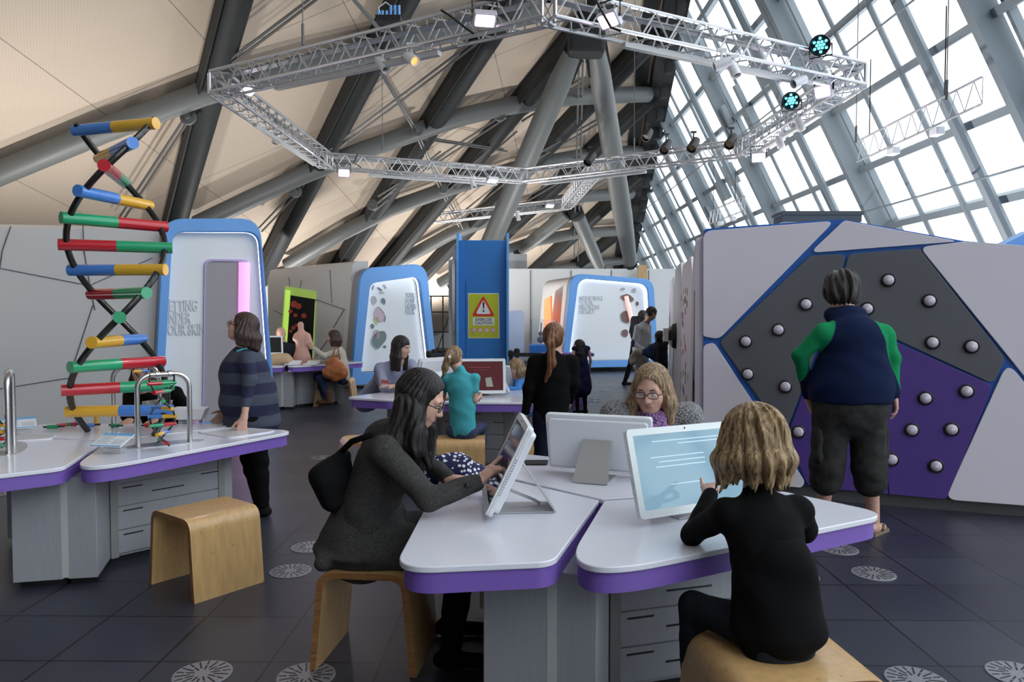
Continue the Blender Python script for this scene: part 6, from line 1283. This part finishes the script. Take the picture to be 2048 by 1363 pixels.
# ---- small blond child
J = sit((.25, 8.75, 0), R(100), .78, .5, R(20)); J['head'] = W(1031, 737, 8.55); J['nck'] = J['head']+A_((.02, .02, -.13)); J['chs'] = W(1043, 782, 8.6); J['wst'] = W(1050, 800, 8.65); J['pel'] = W(1052, 812, 8.7); J['shR'] = W(1046, 764, 8.75); J['shL'] = W(1038, 766, 8.45); J['elL'] = W(1035, 780, 8.3); J['wrL'] = W(1015, 776, 8.22); J['elR'] = W(1020, 772, 8.7); J['wrR'] = W(1000, 762, 8.6)
person('small blond child in a blue jacket holding the edge of a white monitor', J, .007, SKP, CO('jacket_blue', (.07, .24, .60)), None, dict(m=HBL, kind='bob', L=.13, vol=1.08, fringe=True), None, hd=(R(25), R(-16)), fat=1., legs=False, headscale=1.12, hands={'L': dict(d=(-.9, -.2, 0), n=(0, .3, -.9), mode='grip')})
tag(obj('yellow_bar', MB().tube([at(992, 751, 8.9), at(1014, 749, 8.9)], .035, 12), RC['y'], smooth='auto'), 'short yellow bar behind the white monitor at the blond child', 'bar')
# ---- girl with ponytail, standing
J = stand((.31, 5.72, 0), R(-8), .90); J['head'] = W(1108, 676, 5.72); J['nck'] = A_((.325, 5.70, 1.26)); J['chs'] = A_((.30, 5.70, 1.10)); J['shR'] = A_((.455, 5.70, 1.20)); J['shL'] = A_((.175, 5.70, 1.20)); J['elL'] = W(1058, 775, 5.68); J['wrL'] = W(1052, 822, 5.72); J['elR'] = W(1148, 765, 5.72); J['wrR'] = W(1140, 800, 5.8); J['wst'] = A_((.30, 5.71, .95)); J['pel'] = A_((.30, 5.72, .83)); J['hiR'] = A_((.37, 5.72, .80)); J['hiL'] = A_((.24, 5.72, .80))
person('girl with a long auburn ponytail in black, standing with her back turned', J, .0065, SK, BLK, CO('leggings_dark', (.012, .014, .03)), dict(m=HAU, kind='pony', L=.30, vol=1., sweep=(.01, -.04)), BLK, hd=(R(-5), R(6)), fat=1.08, face=False, headscale=1.06)
# ---- small girl in dark dress
J = stand((1.08, 11.7, 0), R(30), .74); J['head'] = W(1157, 692, 11.7)
pp_ = person('small girl with long dark hair in a dark blue dress, standing with bare arms', J, .010, SK, CO('dress_navy', (.012, .012, .045)), BLK, dict(m=HDK, kind='long', L=.34, vol=1.0), BLK, hd=(R(40), 0), fat=.95, sleeve=0., thin=.85, headscale=1.15)
S = SDF(.01); S.cap((1.08, 11.7, .80), (1.08, 11.7, .42), .11, .17, .04); skinobj('dress_skirt', S, MATS['dress_navy'], pp_, wrinkle(.008, 20, 1))
# ---- far man in grey shirt
J = stand((2.62, 14.45, 0), R(-58), 1.04); J['head'] = W(1303, 627, 14.3); J['nck'] = W(1293, 644, 14.4); J['chs'] = W(1284, 663, 14.4); J['wst'] = W(1280, 690, 14.4); J['pel'] = W(1281, 708, 14.4); J['shR'] = W(1276, 655, 14.2); J['shL'] = W(1297, 652, 14.6); J['elR'] = W(1268, 688, 14.15); J['wrR'] = W(1290, 700, 14.0); J['elL'] = W(1298, 688, 14.5); J['wrL'] = W(1314, 696, 14.2); J['hiR'] = W(1276, 712, 14.3); J['hiL'] = W(1288, 712, 14.5); J['knR'] = W(1277, 745, 14.3); J['knL'] = W(1292, 745, 14.5); J['anR'] = W(1276, 778, 14.3); J['anL'] = W(1292, 776, 14.5)
p12 = person('dark haired man in a pale grey shirt with elbow patches, carrying jackets', J, .011, SKB, CO('shirt_grey', (.40, .41, .41)), CO('trousers_beige', (.34, .31, .26)), dict(m=HDK, kind='short', vol=1.02, amp=.002), BLK, hd=(R(-10), R(-28)), fat=1.12)
obj('elbow_patch', MB().ball(A_(J['elR'])+A_((-.03, -.05, .02)), .05, 12, sx=(.8, .4, 1.5)), mat('patch_navy', (.03, .04, .10), .8), p12, smooth=True)
S = SDF(.011); S.cap(W(1296, 700, 13.9), W(1314, 694, 13.9), .07, .10, .06); S.cap(W(1296, 706, 13.9), W(1310, 712, 13.9), .07, .09, .06); S.cap(W(1272, 708, 13.9), W(1264, 722, 13.9), .065, .06, .05); S.cap(W(1272, 708, 13.9), W(1296, 703, 13.9), .05, .05, .05); jk = thing('carried_jackets', 'bundle of dark blue and tan jackets carried by the man in grey', 'jackets', A_(at(1290, 718, 14))); skinobj('cloth', S, [CO('jacket_navy', (.02, .035, .08)), CO('jacket_tan', (.28, .24, .18))], jk, wrinkle(.02, 16, 1), lambda C: (C[:, 0] < at(1282, 708, 14).x).astype(int))
# ---- child in dark at the device
J = stand((2.50, 12.5, 0), R(-75), .78); J['head'] = W(1322, 675, 12.5); J['wrR'] = W(1338, 664, 12.4); J['elR'] = W(1330, 690, 12.3)
person('dark haired child in a dark jacket at the wall device, beside the man in grey', J, .012, SKB, CO('jacket_dark', (.015, .015, .02)), BLK, dict(m=HDK, kind='short', vol=1.05), BLK, hd=(R(0), 0), fat=1.1, face=False, headscale=1.15)
# ---- walker half hidden
J = stand((2.75, 16.4, 0), R(-70), 1.04); J['anL'] = W(1250, 762, 16.3); J['knL'] = W(1263, 722, 16.3); J['knR'] = A_((2.95, 16.5, .52)); J['anR'] = A_((3.15, 16.5, .09)); J['head'] = W(1287, 632, 16.4); J['nck'] = W(1285, 646, 16.4)
person('walking person in black trousers mostly hidden behind the man in grey', J, .012, SKB, CO('jacket_black', (.015, .015, .02)), BLK, dict(m=HDK, kind='short'), BLK, face=False, fat=1.05)
# ---- woman with the orange handbag
J = sit((-2.85, 12.62, 0), R(88), .98, .47, R(14)); J['head'] = W(667, 675, 12.5); J['nck'] = W(676, 694, 12.55); J['chs'] = W(678, 710, 12.6); J['wst'] = W(682, 730, 12.6); J['pel'] = W(684, 745, 12.62); J['shL'] = W(673, 704, 12.4); J['elL'] = W(648, 712, 12.25); J['wrL'] = W(628, 696, 12.3); J['shR'] = W(680, 702, 12.8); J['elR'] = W(655, 725, 12.75); J['wrR'] = W(636, 722, 12.65)
J['knL'] = W(640, 757, 12.3); J['anL'] = W(658, 798, 12.3); J['knR'] = W(635, 752, 12.6); J['anR'] = W(650, 798, 12.6)
p15 = person('woman in a beige jacket with an orange handbag, touching the pink torso model', J, .010, SK, CO('jacket_beige', (.50, .47, .41)), DENIM, dict(m=HBR, kind='long', L=.17, vol=1.05), CO('boot_brown', (.10, .05, .03)), hd=(0, R(-8)), fat=1.12, female=True)
for q in 'LR': S = SDF(.01); S.cap(J['an'+q]+A_((0, 0, .12)), J['an'+q], .055, .05, .02); skinobj('boot_shaft', S, MATS['boot_brown'], p15)
S = SDF(.009); S.cap(W(668, 728, 12.2), W(672, 740, 12.2), .12, .17, .05, (0, 1, 0), 1.6); S.cap(W(660, 744, 12.2), W(682, 744, 12.2), .12, .12, .04, (0, 1, 0), 1.5); hb_ = thing('handbag', 'large orange brown leather handbag on the far woman\'s arm', 'handbag', A_(at(670, 758, 12.2))); skinobj('bag_body', S, mat('leather_orange', (.38, .12, .035), .45, noise=(9, .25)), hb_, wrinkle(.012, 22, 3))
obj('bag_strap', MB().tube([at(664, 718, 12.2), at(668, 700, 12.2), at(676, 695, 12.3), at(680, 718, 12.2)], .014, 6), MATS['leather_orange'], hb_, smooth=True)
# ---- bald man
J = sit((-4.05, 13.95, 0), R(185), 1.05, .45, R(6)); J['head'] = W(562, 668, 13.6); J['nck'] = J['head']+A_((.02, .05, -.16)); J['chs'] = J['nck']+A_((.05, .0, -.18)); J['shL'] = J['nck']+A_((.24, 0, -.07)); J['shR'] = J['nck']+A_((-.18, 0, -.07)); J['elL'] = J['shL']+A_((.02, -.1, -.26)); J['wrL'] = W(598, 722, 13.2); J['elR'] = J['shR']+A_((-.05, -.1, -.26)); J['wrR'] = W(548, 700, 13.2)
person('bald man in dark clothes behind the small far monitor', J, .011, SKP, CO('jumper_dark', (.02, .02, .03)), None, None, None, fat=1.1, legs=False, face=False, hd=(0, R(-20)))
# ---- torso models
PK = mat('torso_pink', (.62, .36, .30), .5)
t = thing('torso_model', 'pink headless torso model standing on the far table', 'torso model', (at(604, 720, 12.6).x, 12.6, .72)); S = SDF(.010); b = W(604, 722, 12.6); b[2] = .72
for a in [((0, 0, .0), (0, 0, .10), .125, .14), ((0, 0, .10), (0, 0, .29), .14, .095), ((0, 0, .29), (0, 0, .44), .095, .125), ((0, 0, .44), (-.01, 0, .53), .115, .055), ((-.01, 0, .53), (-.015, 0, .66), .048, .05)]: S.cap(b+A_(a[0]), b+A_(a[1]), a[2], a[3], .02, (0, 1, 0), 1.4)
S.cap(b+A_((.10, -.02, .47)), b+A_((.145, -.03, .34)), .055, .05, .02); S.cap(b+A_((-.09, 0, .47)), b+A_((-.11, 0, .42)), .05, .045, .02); S.cap(b+A_((0, -.13, .0)), b+A_((0, -.13, .1)), .008, .006, .02, sub=True); skinobj('trunk', S, PK, t)
t = thing('torso_model', 'tan torso model lying under the small far monitor', 'torso model', (at(556, 724, 12.4).x, 12.4, .72)); S = SDF(.010); b = A_((at(558, 724, 12.4).x, 12.42, .80)); S.cap(b+A_((-.15, 0, .0)), b+A_((.10, 0, .02)), .13, .10, .05, (0, 0, 1), 1.1); S.ell(b+A_((.14, 0, -.02)), (.10, .10, .06), .05); skinobj('trunk', S, mat('torso_tan', (.55, .38, .24), .5), t)
for i, (px, py, Y, l) in enumerate(((585, 726, 12.3, 'open white booklet on the far table, left of the pink torso'), (622, 722, 12.3, 'open white booklet on the far table, right of the pink torso'))):
    p = at(px, py, Y); tag(obj('open_booklet', MB().box((p.x, Y, .735), (.22, .16, .02)).box((p.x+.03, Y+.05, .765), (.2, .1, .01), Matrix.Rotation(.5, 3, 'X')), PAPER), l, 'booklet')
for o in list(COL.objects):
    if o.parent is not None and o.get('category'): del o['category']
